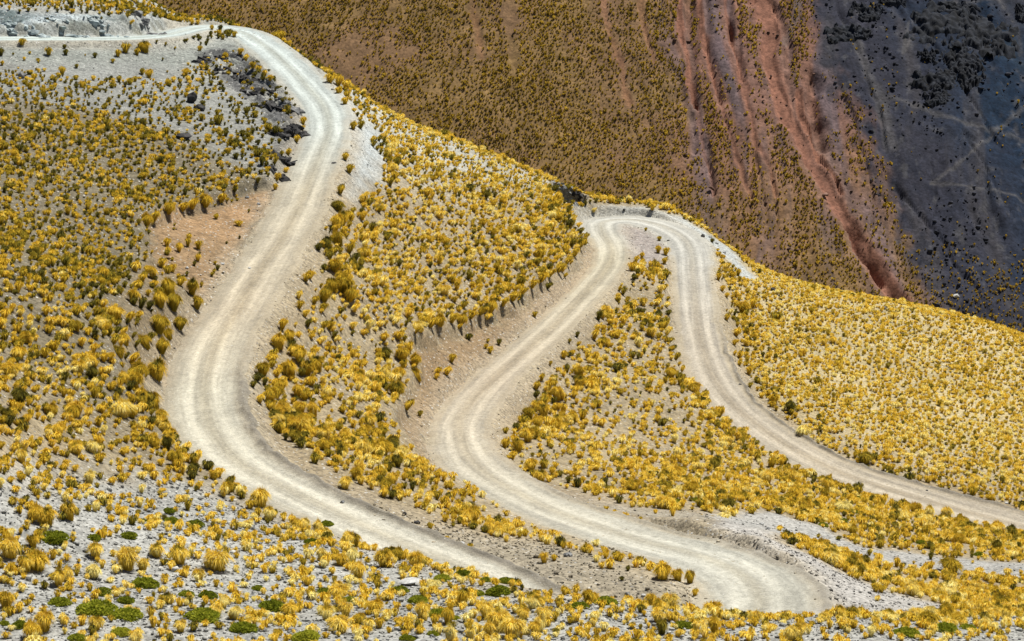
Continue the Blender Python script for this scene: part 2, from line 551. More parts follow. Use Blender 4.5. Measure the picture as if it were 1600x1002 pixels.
def grass_material(name, per_object, ramp, transl=0.28):
    k = NT(name)
    j = k.n("ShaderNodeAttribute", attribute_name="tone").outputs["Fac"]
    if per_object:
        oi = k.n("ShaderNodeObjectInfo")
        sep = k.n("ShaderNodeSeparateColor")
        k.l(oi.outputs["Color"], sep.inputs[0])
        j = k.math("ADD", j, sep.outputs[0])
    cr = k.n("ShaderNodeValToRGB")
    els = cr.color_ramp.elements
    while len(els) < len(ramp):
        els.new(0.5)
    for e, (p, c) in zip(els, ramp):
        e.position = p
        e.color = (c[0] * 0.95, c[1] * 0.95, c[2] * 0.95, 1)
    k.l(j, cr.inputs[0])
    df = k.n("ShaderNodeBsdfDiffuse", in_Roughness=0.8)
    tr = k.n("ShaderNodeBsdfTranslucent")
    k.l(cr.outputs[0], df.inputs[0])
    k.l(cr.outputs[0], tr.inputs[0])
    mx = k.n("ShaderNodeMixShader")
    mx.inputs[0].default_value = transl
    k.l(df.outputs[0], mx.inputs[1])
    k.l(tr.outputs[0], mx.inputs[2])
    k.l(mx.outputs[0], k.out.inputs[0])
    return k.m


def rock_material(name, c0, c1, scale=1.6):
    k = NT(name)
    tc = k.n("ShaderNodeTexCoord").outputs["Object"]
    n1 = k.n("ShaderNodeTexNoise", in_Scale=scale, in_Detail=8.0, in_Roughness=0.7)
    k.l(tc, n1.inputs["Vector"])
    n2 = k.n("ShaderNodeTexNoise", in_Scale=scale * 7, in_Detail=4.0, in_Roughness=0.7)
    k.l(tc, n2.inputs["Vector"])
    cr = k.n("ShaderNodeValToRGB")
    cr.color_ramp.elements[0].position, cr.color_ramp.elements[1].position = 0.35, 0.68
    cr.color_ramp.elements[0].color, cr.color_ramp.elements[1].color = tuple(v * ALB for v in c0) + (1,), tuple(v * ALB for v in c1) + (1,)
    k.l(n1.outputs["Fac"], cr.inputs[0])
    v = k.math("ADD", k.math("MULTIPLY", n2.outputs["Fac"], 0.9), 0.55)
    col = k.mix("MULTIPLY", 1.0, cr.outputs[0], v)
    bp = k.n("ShaderNodeBump", in_Strength=0.7, in_Distance=0.1)
    k.l(k.math("ADD", n1.outputs["Fac"], k.math("MULTIPLY", n2.outputs["Fac"], 0.4)), bp.inputs["Height"])
    bs = k.n("ShaderNodeBsdfPrincipled", in_Roughness=0.9)
    bs.inputs["Specular IOR Level"].default_value = 0.2
    k.l(col, bs.inputs["Base Color"])
    k.l(bp.outputs[0], bs.inputs["Normal"])
    k.l(bs.outputs[0], k.out.inputs[0])
    return k.m


M_GROUND = earth_material("stony_earth", 5.0, 0.9, 0.42, 0.9)
M_ROAD = earth_material("packed_gravel", 8.0, 0.5, 0.20, 0.4)
M_HILL = earth_material("hillside_earth", 1.4, 1.0, 0.60, 0.5, False)
GOLD = [(0.0, (0.075, 0.07, 0.02)), (0.2, (0.22, 0.19, 0.03)), (0.45, (0.60, 0.425, 0.042)), (0.62, (0.80, 0.535, 0.046)), (0.8, (0.94, 0.73, 0.12)), (1.0, (0.95, 0.85, 0.36))]
M_TUFT = grass_material("bunchgrass", True, GOLD)
M_TUFTS = grass_material("bunchgrass_massed", False, GOLD)
OLIVE = [(0.0, (0.08, 0.065, 0.015)), (0.5, (0.38, 0.255, 0.032)), (1.0, (0.64, 0.44, 0.055))]
M_FARGRASS = grass_material("hillside_bunchgrass", False, OLIVE)
GREEN = [(0.0, (0.10, 0.125, 0.014)), (0.5, (0.32, 0.35, 0.03)), (1.0, (0.60, 0.58, 0.07))]
M_CUSHION = grass_material("cushion_leaves", True, GREEN, 0.3)
M_PALE = rock_material("pale_rock", (0.42, 0.42, 0.40), (0.78, 0.78, 0.74))
M_GREY = rock_material("grey_rock", (0.10, 0.10, 0.10), (0.40, 0.40, 0.385))
M_DARK = rock_material("dark_rock", (0.010, 0.010, 0.011), (0.11, 0.105, 0.10))
M_SLATE = rock_material("black_slate", (0.002, 0.0025, 0.004), (0.030, 0.036, 0.05), 0.5)
M_BLUE = rock_material("pale_green_rock", (0.24, 0.29, 0.29), (0.62, 0.70, 0.70), 0.9)

# ----------------------------------------------------------------------------
# ground mesh and its colour map (earth colours only)
# ----------------------------------------------------------------------------
C = lambda *v: np.array(v, float)


def blend(A, col, w):
    return A * (1 - w[..., None]) + col * w[..., None]


def ground_colors():
    n1 = fbm(GX / 9, GY / 9, 101, 4)
    n2 = fbm(GX / 2.2, GY / 2.2, 105, 4)
    w2 = 0.9 * fbm(GX / 1.6, GY / 1.6, 111, 4)
    A = np.empty(GX.shape + (3,))
    A[:] = C(0.33, 0.268, 0.168)
    A = blend(A, C(0.185, 0.158, 0.105), sstep(-14, -24, GX) * sstep(120, 150, GY))
    A = blend(A, C(0.46, 0.375, 0.20), sstep(14, 34, GX) * sstep(200, 225, GY))
    A = blend(A, C(0.36, 0.36, 0.32), sstep(225, 255, GY) * sstep(0, -14, GX))
    soft = lambda k, a=-0.5, b=1.2: sstep(a, b, ZS[k] + w2)
    A = blend(A, C(0.355, 0.352, 0.322), sstep(-3, 3, ZS["foreground"] + 2.5 * w2))
    A = blend(A, C(0.30, 0.235, 0.143), 0.85 * soft("shoulder_one", -1, 1.5))
    A = blend(A, C(0.335, 0.298, 0.225), soft("shoulder_one", -1, 1.5) * sstep(150, 128, GY) * 0.75)
    A = blend(A, C(0.30, 0.232, 0.145), 0.85 * soft("shoulder_two", -1, 1.5))
    A = blend(A, C(0.34, 0.31, 0.245), soft("shoulder_two", -1, 1.5) * sstep(170, 150, GY) * 0.8)
    A = blend(A, C(0.30, 0.232, 0.142), 0.85 * soft("shoulder_three", -1, 1.5))
    A = blend(A, C(0.275, 0.185, 0.10), soft("cut_one"))
    A = blend(A, C(0.40, 0.25, 0.13), soft("cut_one") * sstep(0.0, 0.5, n1 + 0.3) * sstep(190, 205, GY) * 0.7)
    A = blend(A, C(0.285, 0.20, 0.112), soft("cut_two"))
    A = blend(A, C(0.29, 0.205, 0.118), soft("cut_three"))
    A = blend(A, C(0.42, 0.435, 0.41), soft("pad"))
    A = blend(A, C(0.40, 0.34, 0.33), soft("pad") * sstep(262, 250, GY) * sstep(8, 12, GX) * 0.9)
    A = blend(A, C(0.27, 0.285, 0.255), soft("scree_top", -2, 2.5))
    A = blend(A, C(0.26, 0.20, 0.12), 0.8 * soft("slope_bare", -1.5, 2))
    A = blend(A, C(0.26, 0.265, 0.245), 0.85 * soft("scree_low", -3, 3))
    A = blend(A, C(0.44, 0.50, 0.51), soft("rock_cut_top", -1, 1))
    A = blend(A, C(0.10, 0.10, 0.10), soft("rock_cut_side", -1, 1.5) * sstep(-0.35, 0.25, n2 + 0.4 * n1) * 0.9)
    A = blend(A, C(0.31, 0.265, 0.235), soft("inner_mound", -1, 1) * 0.9)
    A = blend(A, C(0.09, 0.125, 0.12), soft("rock_cut_top", -1, 1) * sstep(0.05, 0.4, fbm((GX - GY) / 1.6, (GX + GY) / 5, 119, 4)) * 0.85)
    A = blend(A, C(0.22, 0.235, 0.22), soft("cliff", -0.5, 1))
    A = blend(A, C(0.44, 0.48, 0.48), 0.9 * soft("side_pale", -1.5, 2))
    A = blend(A, C(0.43, 0.42, 0.36), 0.8 * soft("ridge_pale", -2, 2))
    A = blend(A, C(0.41, 0.39, 0.355), soft("fill", -1, 1.2))
    A = blend(A, C(0.365, 0.355, 0.325), soft("bare_band", -1, 1.2))
    # road dust spread beside the carriageway
    A = blend(A, C(0.44, 0.385, 0.285), 0.45 * sstep(2.2, 0.2, RD - CL[RI, 3] - 0.6 * w2))
    A *= (1 + 0.16 * n1 + 0.14 * n2)[..., None]
    return np.clip(A, 0.01, 0.9)


GC = ground_colors()


def grid_faces(ny, nx):
    i = np.arange(ny * nx).reshape(ny, nx)
    return np.stack([i[:-1, :-1], i[:-1, 1:], i[1:, 1:], i[1:, :-1]], -1).reshape(-1, 4)


me = mesh_np("ground", np.stack([GX, GY, GZ], -1).reshape(-1, 3), [grid_faces(len(gy), len(gx))], M_GROUND, True)
color_attr(me, "albedo", GC.reshape(-1, 3))
ground = tag(link("ground", me), "stony tan and grey ground of the near hill, cut by the winding road", "ground", kind="structure")

# ----------------------------------------------------------------------------
# far hillside
# ----------------------------------------------------------------------------
fx = np.r_[np.arange(-420, -132, 8.0), np.arange(-132, 24, 0.8), np.arange(24, 100, 0.33), np.arange(100, 150, 0.7), np.arange(150, 460, 8.0)]
fy = np.r_[np.arange(399.5, 425, 2.5), np.arange(425, 560, 0.5), np.arange(560, 640, 0.8), np.arange(640, 1300, 15.0)]
FX, FY = np.meshgrid(fx, fy)


def far_plane(X, Y):
    Z = CZ - 95 + 0.66 * (Y - 470)
    Z = Z - 0.16 * np.maximum(X - 62, 0) - 0.0008 * np.maximum(X - 62, 0) ** 2
    Z = np.where(Y > 640, CZ - 95 + 0.66 * 170 + 0.45 * (Y - 640) - 0.16 * np.maximum(X - 62, 0) - 0.0008 * np.maximum(X - 62, 0) ** 2, Z)
    return Z


cfx, cfy = np.arange(-200, 220, 4.0), np.arange(400, 760, 2.0)
CFZ = far_plane(*np.meshgrid(cfx, cfy))


def far_line(pix):
    P = np.array(pix, float)
    W = meet(P[:, 0], P[:, 1], cfx, cfy, CFZ, 400, 800, 800)
    return W[~np.isnan(W[:, 0])][:, :2]


def line_dist(L, X, Y, reach):
    """distance and side to a polyline"""
    D = np.full(X.shape, 999.0)
    Sd = np.zeros(X.shape)
    T = np.zeros(X.shape)
    x0, y0 = L.min(0) - reach
    x1, y1 = L.max(0) + reach
    m = (X > x0) & (X < x1) & (Y > y0) & (Y < y1)
    x, y = X[m], Y[m]
    d = np.full(len(x), 999.0)
    sd = np.zeros(len(x))
    tt = np.zeros(len(x))
    n = len(L) - 1
    for q, (a, b) in enumerate(zip(L[:-1], L[1:])):
        e = b - a
        t = np.clip(((x - a[0]) * e[0] + (y - a[1]) * e[1]) / (e @ e), 0, 1)
        cx, cy = a[0] + t * e[0] - x, a[1] + t * e[1] - y
        dd = np.hypot(cx, cy)
        k = dd < d
        d[k] = dd[k]
        sd[k] = np.sign(e[0] * (y - a[1]) - e[1] * (x - a[0]))[k]
        tt[k] = ((q + t) / n)[k]
    D[m], Sd[m], T[m] = d, sd, tt
    return D, Sd, T


# (outline, half width m, depth m, redness)
GULLIES = [
    ([(1180, -30), (1206, 40), (1205, 100), (1222, 170), (1256, 225), (1292, 275), (1322, 325), (1352, 372), (1385, 430), (1425, 480)], 3.0, 0.8, 1.0),
    ([(1252, 130), (1252, 160), (1264, 200), (1280, 235), (1318, 290)], 1.2, 1.2, 0.7),
    ([(1064, -20), (1066, 40), (1074, 90), (1086, 150)], 0.9, 0.6, 0.9),
    ([(1096, -20), (1098, 40), (1108, 90), (1120, 130)], 0.9, 0.6, 0.9),
    ([(1130, -20), (1136, 40), (1150, 90), (1160, 120)], 0.8, 0.6, 0.55),
    ([(945, -20), (950, 40), (975, 110), (985, 150)], 1.0, 0.5, 0.3),
    ([(735, -20), (742, 40), (752, 95)], 1.2, 0.5, 0.25),
    ([(1000, -20), (1004, 30), (1022, 90)], 1.0, 0.5, 0.25),
    ([(800, -20), (800, 60), (806, 120)], 1.5, 0.6, 0.0),
    ([(1086, 150), (1098, 220), (1112, 290)], 0.7, 0.5, 0.25),
    ([(1120, 130), (1140, 200), (1175, 300)], 0.8, 0.5, 0.3),
    ([(1160, 120), (1185, 220), (1215, 300)], 0.8, 0.5, 0.3),
]
# narrow rills with a steep right-hand wall: outline, width m, depth m
RILLS = [
    ([(1071, -20), (1072, 40), (1078, 80), (1083, 140), (1086, 160)], 0.8, 1.5),
    ([(1102, -20), (1103, 60), (1112, 100), (1125, 160)], 0.7, 1.2),
    ([(1137, -20), (1140, 50), (1152, 85), (1158, 112), (1160, 125)], 0.7, 1.3),
    ([(1206, -10), (1215, 15), (1228, 55), (1232, 75), (1224, 108)], 0.8, 1.4),
    ([(1267, 98), (1267, 125), (1259, 150), (1264, 172), (1273, 184), (1271, 204), (1286, 232)], 1.3, 3.2),
    ([(1225, 110), (1236, 150), (1244, 185)], 0.7, 1.0),
    ([(1318, 335), (1330, 352), (1336, 375), (1358, 398), (1380, 432)], 0.9, 1.9),
    ([(1390, 440), (1400, 452), (1406, 464)], 0.7, 1.2),
    ([(1078, 160), (1084, 200), (1082, 230)], 0.6, 0.9),
    ([(1098, 200), (1108, 250), (1114, 300)], 0.6, 0.8),
]
PALE_PATHS = [
    ([(1600, 175), (1540, 225), (1490, 268), (1455, 282)], 0.7),
    ([(1455, 282), (1520, 300), (1600, 315)], 0.6),
    ([(1420, 35), (1410, 85), (1440, 30), (1470, 12), (1560, 5), (1582, 40)], 0.6),
    ([(1340, 60), (1355, 110), (1375, 150), (1395, 220)], 2.2),
    ([(1250, -10), (1240, 30), (1225, 60)], 1.2),
    ([(1395, 150), (1480, 190), (1600, 225)], 1.0),
]


def make_far():
    X, Y = FX, FY
    Z = far_plane(X, Y)
    Z += 3.0 * fbm(X / 55, Y / 90, 201, 3)
    rx = X + 6 * fbm(X / 40, Y / 40, 205, 2)
    # downhill ribs
    Z += 0.7 * fbm(rx / 7, Y / 60, 207, 3) * sstep(-60, 60, X) + 0.35 * fbm(rx / 3, Y / 40, 209, 3) * sstep(0, 50, X)
    Z += 0.30 * fbm(X / 2.5, Y / 2.5, 211, 4)
    wx = X + 5 * fbm(X / 30, Y / 30, 261, 3)
    rill = sstep(0.10, 0.0, np.abs(fbm(wx / 6, Y / 55, 263, 2))) * sstep(15, 40, X) * sstep(445, 475, Y)
    wx2 = X + 0.45 * Y + 6 * fbm(X / 30, Y / 30, 265, 3)
    rill2 = sstep(0.09, 0.0, np.abs(fbm(wx2 / 9, (Y - 0.4 * X) / 60, 267, 3))) * sstep(60, 80, X)
    Z -= 0.9 * rill * sstep(-0.3, 0.3, fbm(X / 9, Y / 14, 269, 2)) + 0.8 * rill2
    Z += 0.5 * np.abs(fbm(X / 5, Y / 5, 271, 4)) * sstep(55, 75, X)
    n = fbm(X / 12, Y / 12, 221, 4)
    n2 = fbm(X / 3, Y / 4, 225, 4)
    n3 = fbm(rx / 5, Y / 45, 227, 4)
    A = np.empty(X.shape + (3,))
    A[:] = C(0.235, 0.148, 0.060)
    # scale: picture column of a far point ~ x / y
    cx = 800 + F * X / (Y * CP - (Z - CZ) * SP)
    cyy = 501 - F * (Y * SP + (Z - CZ) * CP) / (Y * CP - (Z - CZ) * SP)
    A = blend(A, C(0.195, 0.115, 0.062), sstep(-0.1, 0.5, n) * 0.8)
    up = sstep(440, 500, Y)                                  # upper part of the face
    A = blend(A, C(0.225, 0.115, 0.085), sstep(28, 46, X + 6 * n) * up * 0.9)
    A = blend(A, C(0.135, 0.105, 0.115), sstep(0.0, 0.45, n3) * sstep(20, 46, X) * 0.85)
    n4 = fbm(X / 1.3, Y / 1.6, 241, 3)
    n5 = fbm(rx / 1.6, Y / 16, 243, 3)
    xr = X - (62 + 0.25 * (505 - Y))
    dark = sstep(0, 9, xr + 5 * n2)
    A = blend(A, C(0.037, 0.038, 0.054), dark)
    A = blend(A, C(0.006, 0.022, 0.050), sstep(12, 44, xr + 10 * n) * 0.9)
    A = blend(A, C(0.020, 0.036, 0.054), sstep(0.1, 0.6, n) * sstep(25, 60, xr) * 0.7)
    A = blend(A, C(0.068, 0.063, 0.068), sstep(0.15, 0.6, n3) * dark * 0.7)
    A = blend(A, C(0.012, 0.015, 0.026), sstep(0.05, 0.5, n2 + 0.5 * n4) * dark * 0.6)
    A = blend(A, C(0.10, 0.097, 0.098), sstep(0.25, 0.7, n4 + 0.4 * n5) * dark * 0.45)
    A = blend(A, C(0.10, 0.075, 0.075), sstep(0.05, 0.5, n5) * sstep(20, 46, X) * (1 - dark) * 0.6)
    dens = np.ones(X.shape)
    dens *= 1 - dark * sstep(505, 470, Y + 8 * n) * 0.0 - dark * 0.97
    dens = np.where((xr > 0) & (Y < 462 + 8 * n), np.maximum(dens, 0.75 * sstep(476, 456, Y + 10 * n)), dens)
    dens *= 1 - 0.85 * sstep(34, 46, X + 5 * n) * sstep(0.0, 0.25, n3 + 0.15) * sstep(445, 470, Y)
    dens *= 1 - 0.8 * sstep(0.42, 0.6, n)
    WX, WY = X + 1.1 * fbm(X / 5, Y / 7, 251, 3), Y + 1.1 * fbm(X / 5, Y / 7, 253, 3)
    for pix, w, dep, red in GULLIES:
        L = far_line(pix)
        d, sd, t = line_dist(L, WX, WY, 14)
        ww = 0.68 * w * (0.75 + 0.5 * fbm(X / 4, Y / 7, 231, 3)) * (0.6 + 0.9 * (1 - t) if w > 3 else 1)
        g = sstep(1.25, 0.55, d / np.maximum(ww, 0.3))
        Z -= dep * g * (0.7 + 0.4 * n2)
        Z += dep * 0.25 * sstep(3.2, 1.4, d / np.maximum(ww, .3)) * (1 - g)
        A = blend(A, C(0.30, 0.110, 0.052), sstep(1.9, 0.7, d / np.maximum(ww, 0.3) + 0.35 * n2) * red)
        A = blend(A, C(0.20, 0.12, 0.095), sstep(4.6, 1.2, d / np.maximum(ww, 0.3) + 0.6 * n2) * red * 0.55)
        dens *= 1 - sstep(2.0, 1.0, d / np.maximum(ww, 0.3))
    for pix, w, dep in RILLS:
        L = far_line(pix)
        d, sd, t = line_dist(L, X, Y, 12)
        g = np.where(sd < 0, sstep(1.0, 0.75, d / (0.35 * w)), sstep(2.6, 0.3, d / w)) * sstep(0, 0.08, t) * sstep(1, 0.9, t)
        Z -= dep * g * (0.8 + 0.5 * n2)
        dens *= 1 - sstep(2.0, 1.0, d / w)
    for pix, w in PALE_PATHS:
        L = far_line(pix)
        d, sd, t = line_dist(L, X, Y, 12)
        A = blend(A, C(0.16, 0.15, 0.14), sstep(1.5, 0.2, d / (0.6 * w) + 0.7 * n2 + 0.5 * n4) * 0.38)
    A *= (1 + 0.22 * n2 + 0.12 * n + 0.28 * n4)[..., None]
    return Z, np.clip(A, 0.004, 0.9), np.clip(dens, 0, 1)


FZ, FA, FDENS = make_far()
FZ[0, :] = np.minimum(FZ[0, :], 0) * 0 + bilin(fx, np.full(len(fx), 399.5), gx, gy, GZ)
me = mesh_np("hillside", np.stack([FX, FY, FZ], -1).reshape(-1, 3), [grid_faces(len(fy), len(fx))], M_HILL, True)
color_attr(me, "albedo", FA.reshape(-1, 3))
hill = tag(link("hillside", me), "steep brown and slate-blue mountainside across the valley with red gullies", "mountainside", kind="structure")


def on_far(px, py):
    return meet(px, py, fx, fy, FZ, 400, 800, 900)


# ----------------------------------------------------------------------------
# road: one long gravel carriageway
# ----------------------------------------------------------------------------
def make_road():
    n = len(CL)
    U = np.r_[np.arange(-1.28, 1.2801, 0.04)]                # across, in half widths
    hw = CL[:, 3]
    idx = CL[:, 4]
    s = CS
    uu, ss = np.meshgrid(U, s)
    hh = np.repeat(hw[:, None], len(U), 1)
    edge = 0.17 * fbm(ss / 2.2, uu * 0 + 3.1 * np.sign(uu), 301, 4)
    off = uu * (1 + edge) * hh
    X = CL[:, 0, None] + CN[:, 0, None] * off
    Y = CL[:, 1, None] + CN[:, 1, None] * off
    m = off                                                  # metres from the centre line
    wander = 0.25 * fbm(ss / 14, ss * 0, 305, 2)
    tl = np.exp(-((np.abs(m - wander) - 0.95) / 0.36) ** 2)  # two wheel tracks
    streak = fbm(m / 0.16, ss / 9, 311, 3)
    streak2 = fbm(m / 0.5, ss / 14, 315, 3)
    blot = fbm(m / 1.4, ss / 3.5, 341, 4)
    w2_ = 0.9 * fbm(ss / 22, ss * 0 + 5, 345, 2)
    t2_ = np.exp(-((np.abs(m - w2_) - 0.8) / 0.22) ** 2) * sstep(-0.1, 0.3, fbm(ss / 9, ss * 0 + 2, 347, 2))
    grit = fbm(m / 0.22, ss / 0.30, 351, 2)
    zc = CL[:, 2, None] + 0.035
    Z = zc + 0.05 * np.cos(np.clip(m / hh, -1, 1) * 1.4) - 0.045 * tl - 0.02 * t2_ + 0.018 * streak + 0.02 * blot + 0.012 * grit
    # windrow of loose gravel on the outer edge, coloured darker than the bed
    ix = np.repeat(idx[:, None], len(U), 1)
    wr = sstep(19.5, 23, ix) * sstep(35, 33, ix) + sstep(39.5, 41, ix) * 0 
    wl = np.zeros_like(wr)
    # first leg: the side towards the second leg is on the left of travel
    au = uu
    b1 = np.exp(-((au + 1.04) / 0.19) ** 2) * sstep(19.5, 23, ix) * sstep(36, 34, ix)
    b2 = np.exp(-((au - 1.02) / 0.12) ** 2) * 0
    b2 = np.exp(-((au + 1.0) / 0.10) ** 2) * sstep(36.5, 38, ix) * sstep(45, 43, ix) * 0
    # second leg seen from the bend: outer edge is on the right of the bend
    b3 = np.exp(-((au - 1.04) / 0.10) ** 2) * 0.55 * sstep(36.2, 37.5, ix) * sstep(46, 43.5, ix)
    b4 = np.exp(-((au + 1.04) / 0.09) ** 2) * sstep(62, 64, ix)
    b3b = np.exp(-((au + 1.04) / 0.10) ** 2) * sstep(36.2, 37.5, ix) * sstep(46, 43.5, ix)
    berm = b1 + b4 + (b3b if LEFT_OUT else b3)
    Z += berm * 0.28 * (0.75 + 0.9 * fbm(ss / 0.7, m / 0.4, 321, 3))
    # edges tucked into the ground
    gz = H(X, Y)
    e = sstep(1.0, 1.22, np.abs(uu) + 0.18 * edge)
    Z = np.where(berm > 0.3, Z, np.maximum(Z, gz + 0.02))
    Z = Z * (1 - e) + (gz - 0.06) * e
    # colour of the gravel along the way
    t = np.interp(idx, [0, 8, 13, 16, 19, 22, 28, 36, 40, 44, 49, 53, 56, 60, 63, 68, 75],
                  np.arange(17))
    P = np.array([(0.56, 0.66, 0.67), (0.62, 0.70, 0.72), (0.60, 0.65, 0.64), (0.56, 0.52, 0.43), (0.58, 0.51, 0.40), (0.60, 0.575, 0.49), (0.60, 0.58, 0.51), (0.60, 0.585, 0.52),
                  (0.60, 0.595, 0.54), (0.60, 0.57, 0.49), (0.55, 0.48, 0.385), (0.56, 0.52, 0.42), (0.60, 0.60, 0.57), (0.58, 0.575, 0.55), (0.55, 0.50, 0.43), (0.53, 0.47, 0.385), (0.53, 0.475, 0.40)])
    base = np.stack([np.interp(t, np.arange(17), P[:, k]) for k in range(3)], -1)
    A = np.repeat(base[:, None, :], len(U), 1)
    A = A * C(1.0, 0.985, 0.92) * (0.72 + 0.20 * tl + 0.12 * t2_ + 0.12 * streak + 0.13 * streak2 + 0.12 * blot + 0.12 * grit)[..., None]
    mid = np.exp(-((m - wander) / 0.5) ** 2)
    A = blend(A, A * C(0.94, 0.90, 0.83), mid * 0.8)
    side = sstep(0.62, 1.0, np.abs(uu) + 0.15 * streak2)
    gc = G_at(GC, X, Y)
    A = A * (1 - 0.65 * side[..., None]) + gc * 1.08 * 0.65 * side[..., None]
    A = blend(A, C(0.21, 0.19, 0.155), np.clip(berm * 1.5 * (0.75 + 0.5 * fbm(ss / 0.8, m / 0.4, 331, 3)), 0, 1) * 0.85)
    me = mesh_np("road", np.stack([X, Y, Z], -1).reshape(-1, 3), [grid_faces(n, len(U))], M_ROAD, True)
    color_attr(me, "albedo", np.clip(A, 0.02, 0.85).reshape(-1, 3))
    return me


LEFT_OUT = False
road = tag(link("road", make_road()), "pale gravel mountain road with wheel tracks winding in hairpins", "road", kind="structure")


# ----------------------------------------------------------------------------
# grass tufts
# ----------------------------------------------------------------------------
def tuft_geo(rng, nb, width, lean=80, seg=2, dead=0.0):
    """one tuft of unit height: verts, quads, tris, per-vertex tone jitter"""
    az = rng.uniform(0, 2 * math.pi, nb)
    q = np.sqrt(rng.uniform(0, 1, nb))
    ph = rng.uniform(0, 6, 3)
    r0 = 0.44 * q * rng.uniform(0.5, 1, nb)
    b = np.stack([r0 * np.cos(az), r0 * np.sin(az), np.full(nb, -0.06)], -1)

    def dome(th, a, r):
        lop = 1 + 0.12 * np.sin(a * 2 + ph[0]) + 0.07 * np.sin(a * 3 + ph[1]) + 0.05 * np.sin(th * 5 + a + ph[2])
        return np.stack([np.sin(th) * np.cos(a) * r * lop, np.sin(th) * np.sin(a) * r * lop, (0.24 + 0.74 * np.cos(th)) * r * (0.5 + 0.5 * lop)], -1)

    th = np.radians(lean) * q
    az2 = az + rng.normal(0, 0.16, nb)
    rr = rng.uniform(0.90, 1.0, nb)
    mid = dome(th * 0.64, az2, rr * 0.97)
    tip = dome(th * 1.0 + rng.uniform(0.10, 0.42, nb), az2 + rng.normal(0, 0.12, nb), rr * rng.uniform(0.96, 1.20, nb))
    up = rng.uniform(0, 1, nb) < 0.26                         # a few culms stand up out of the dome
    tip[up] = mid[up] * rng.uniform(1.05, 1.36, up.sum())[:, None]
    a3 = az2 + math.pi / 2 + rng.normal(0, 0.35, nb)
    w = np.stack([np.cos(a3), np.sin(a3), np.zeros(nb)], -1) * (width * rng.uniform(0.7, 1.3, nb))[:, None]
    tone = rng.normal(0, 0.10, nb)
    tone -= dead * sstep(0.62, 0.25, q)                        # grey, dead heart of an old tuft
    tips = np.zeros((nb, 5))
    tips[:, 4] = 0.14                                          # bleached seed heads, also painting the sunlit top lighter
    tips[:, :2] = -0.04  # darker feet, painting shade at the base of the tuft
    if seg == 2:
        V = np.stack([b - w * 0.7, b + w * 0.7, mid - w, mid + w, tip], 1).reshape(-1, 3)
        k = np.arange(nb)[:, None] * 5
        return V, k + np.array([[0, 1, 3, 2]]), k + np.array([[2, 3, 4]]), np.repeat(tone, 5) + tips.ravel()
    V = np.stack([b - w, b + w, tip], 1).reshape(-1, 3)
    k = np.arange(nb)[:, None] * 3
    return V, None, k + np.array([[0, 1, 2]]), np.repeat(tone, 3)


def merge_tufts(name, P, h, wf, rot, tone, variants, mat, normal=None):
    Vs, Qs, Ts, Cs = [], [], [], []
    base = 0
    vi = RNG.integers(0, len(variants), len(P))
    for k, (V, Q, T, J) in enumerate(variants):
        m = np.where(vi == k)[0]
        if not len(m):
            continue
        c, s = np.cos(rot[m]), np.sin(rot[m])
        W = np.empty((len(m), len(V), 3), np.float32)
        sx = (h[m] * wf[m])[:, None]
        W[..., 0] = (V[None, :, 0] * c[:, None] - V[None, :, 1] * s[:, None]) * sx
        W[..., 1] = (V[None, :, 0] * s[:, None] + V[None, :, 1] * c[:, None]) * sx
        W[..., 2] = V[None, :, 2] * h[m][:, None]
        if normal is not None:
            W[..., 0] += normal[m, 0:1] * W[..., 2] * 0.35
            W[..., 1] += normal[m, 1:2] * W[..., 2] * 0.35
        W += P[m][:, None, :]
        offs = base + (np.arange(len(m)) * len(V))[:, None, None]
        if Q is not None:
            Qs.append((Q[None] + offs).reshape(-1, 4))
        Ts.append((T[None] + offs).reshape(-1, 3))
        Vs.append(W.reshape(-1, 3))
        Cs.append((tone[m][:, None] + J[None]).ravel())
        base += len(m) * len(V)
    me = mesh_np(name, np.concatenate(Vs), ([np.concatenate(Qs)] if Qs else []) + [np.concatenate(Ts)], mat)
    float_attr(me, "tone", np.concatenate(Cs))
    return me


def slope(x, y):
    e = 0.6
    return -(H(x + e, y) - H(x - e, y)) / (2 * e), -(H(x, y + e) - H(x, y - e)) / (2 * e)


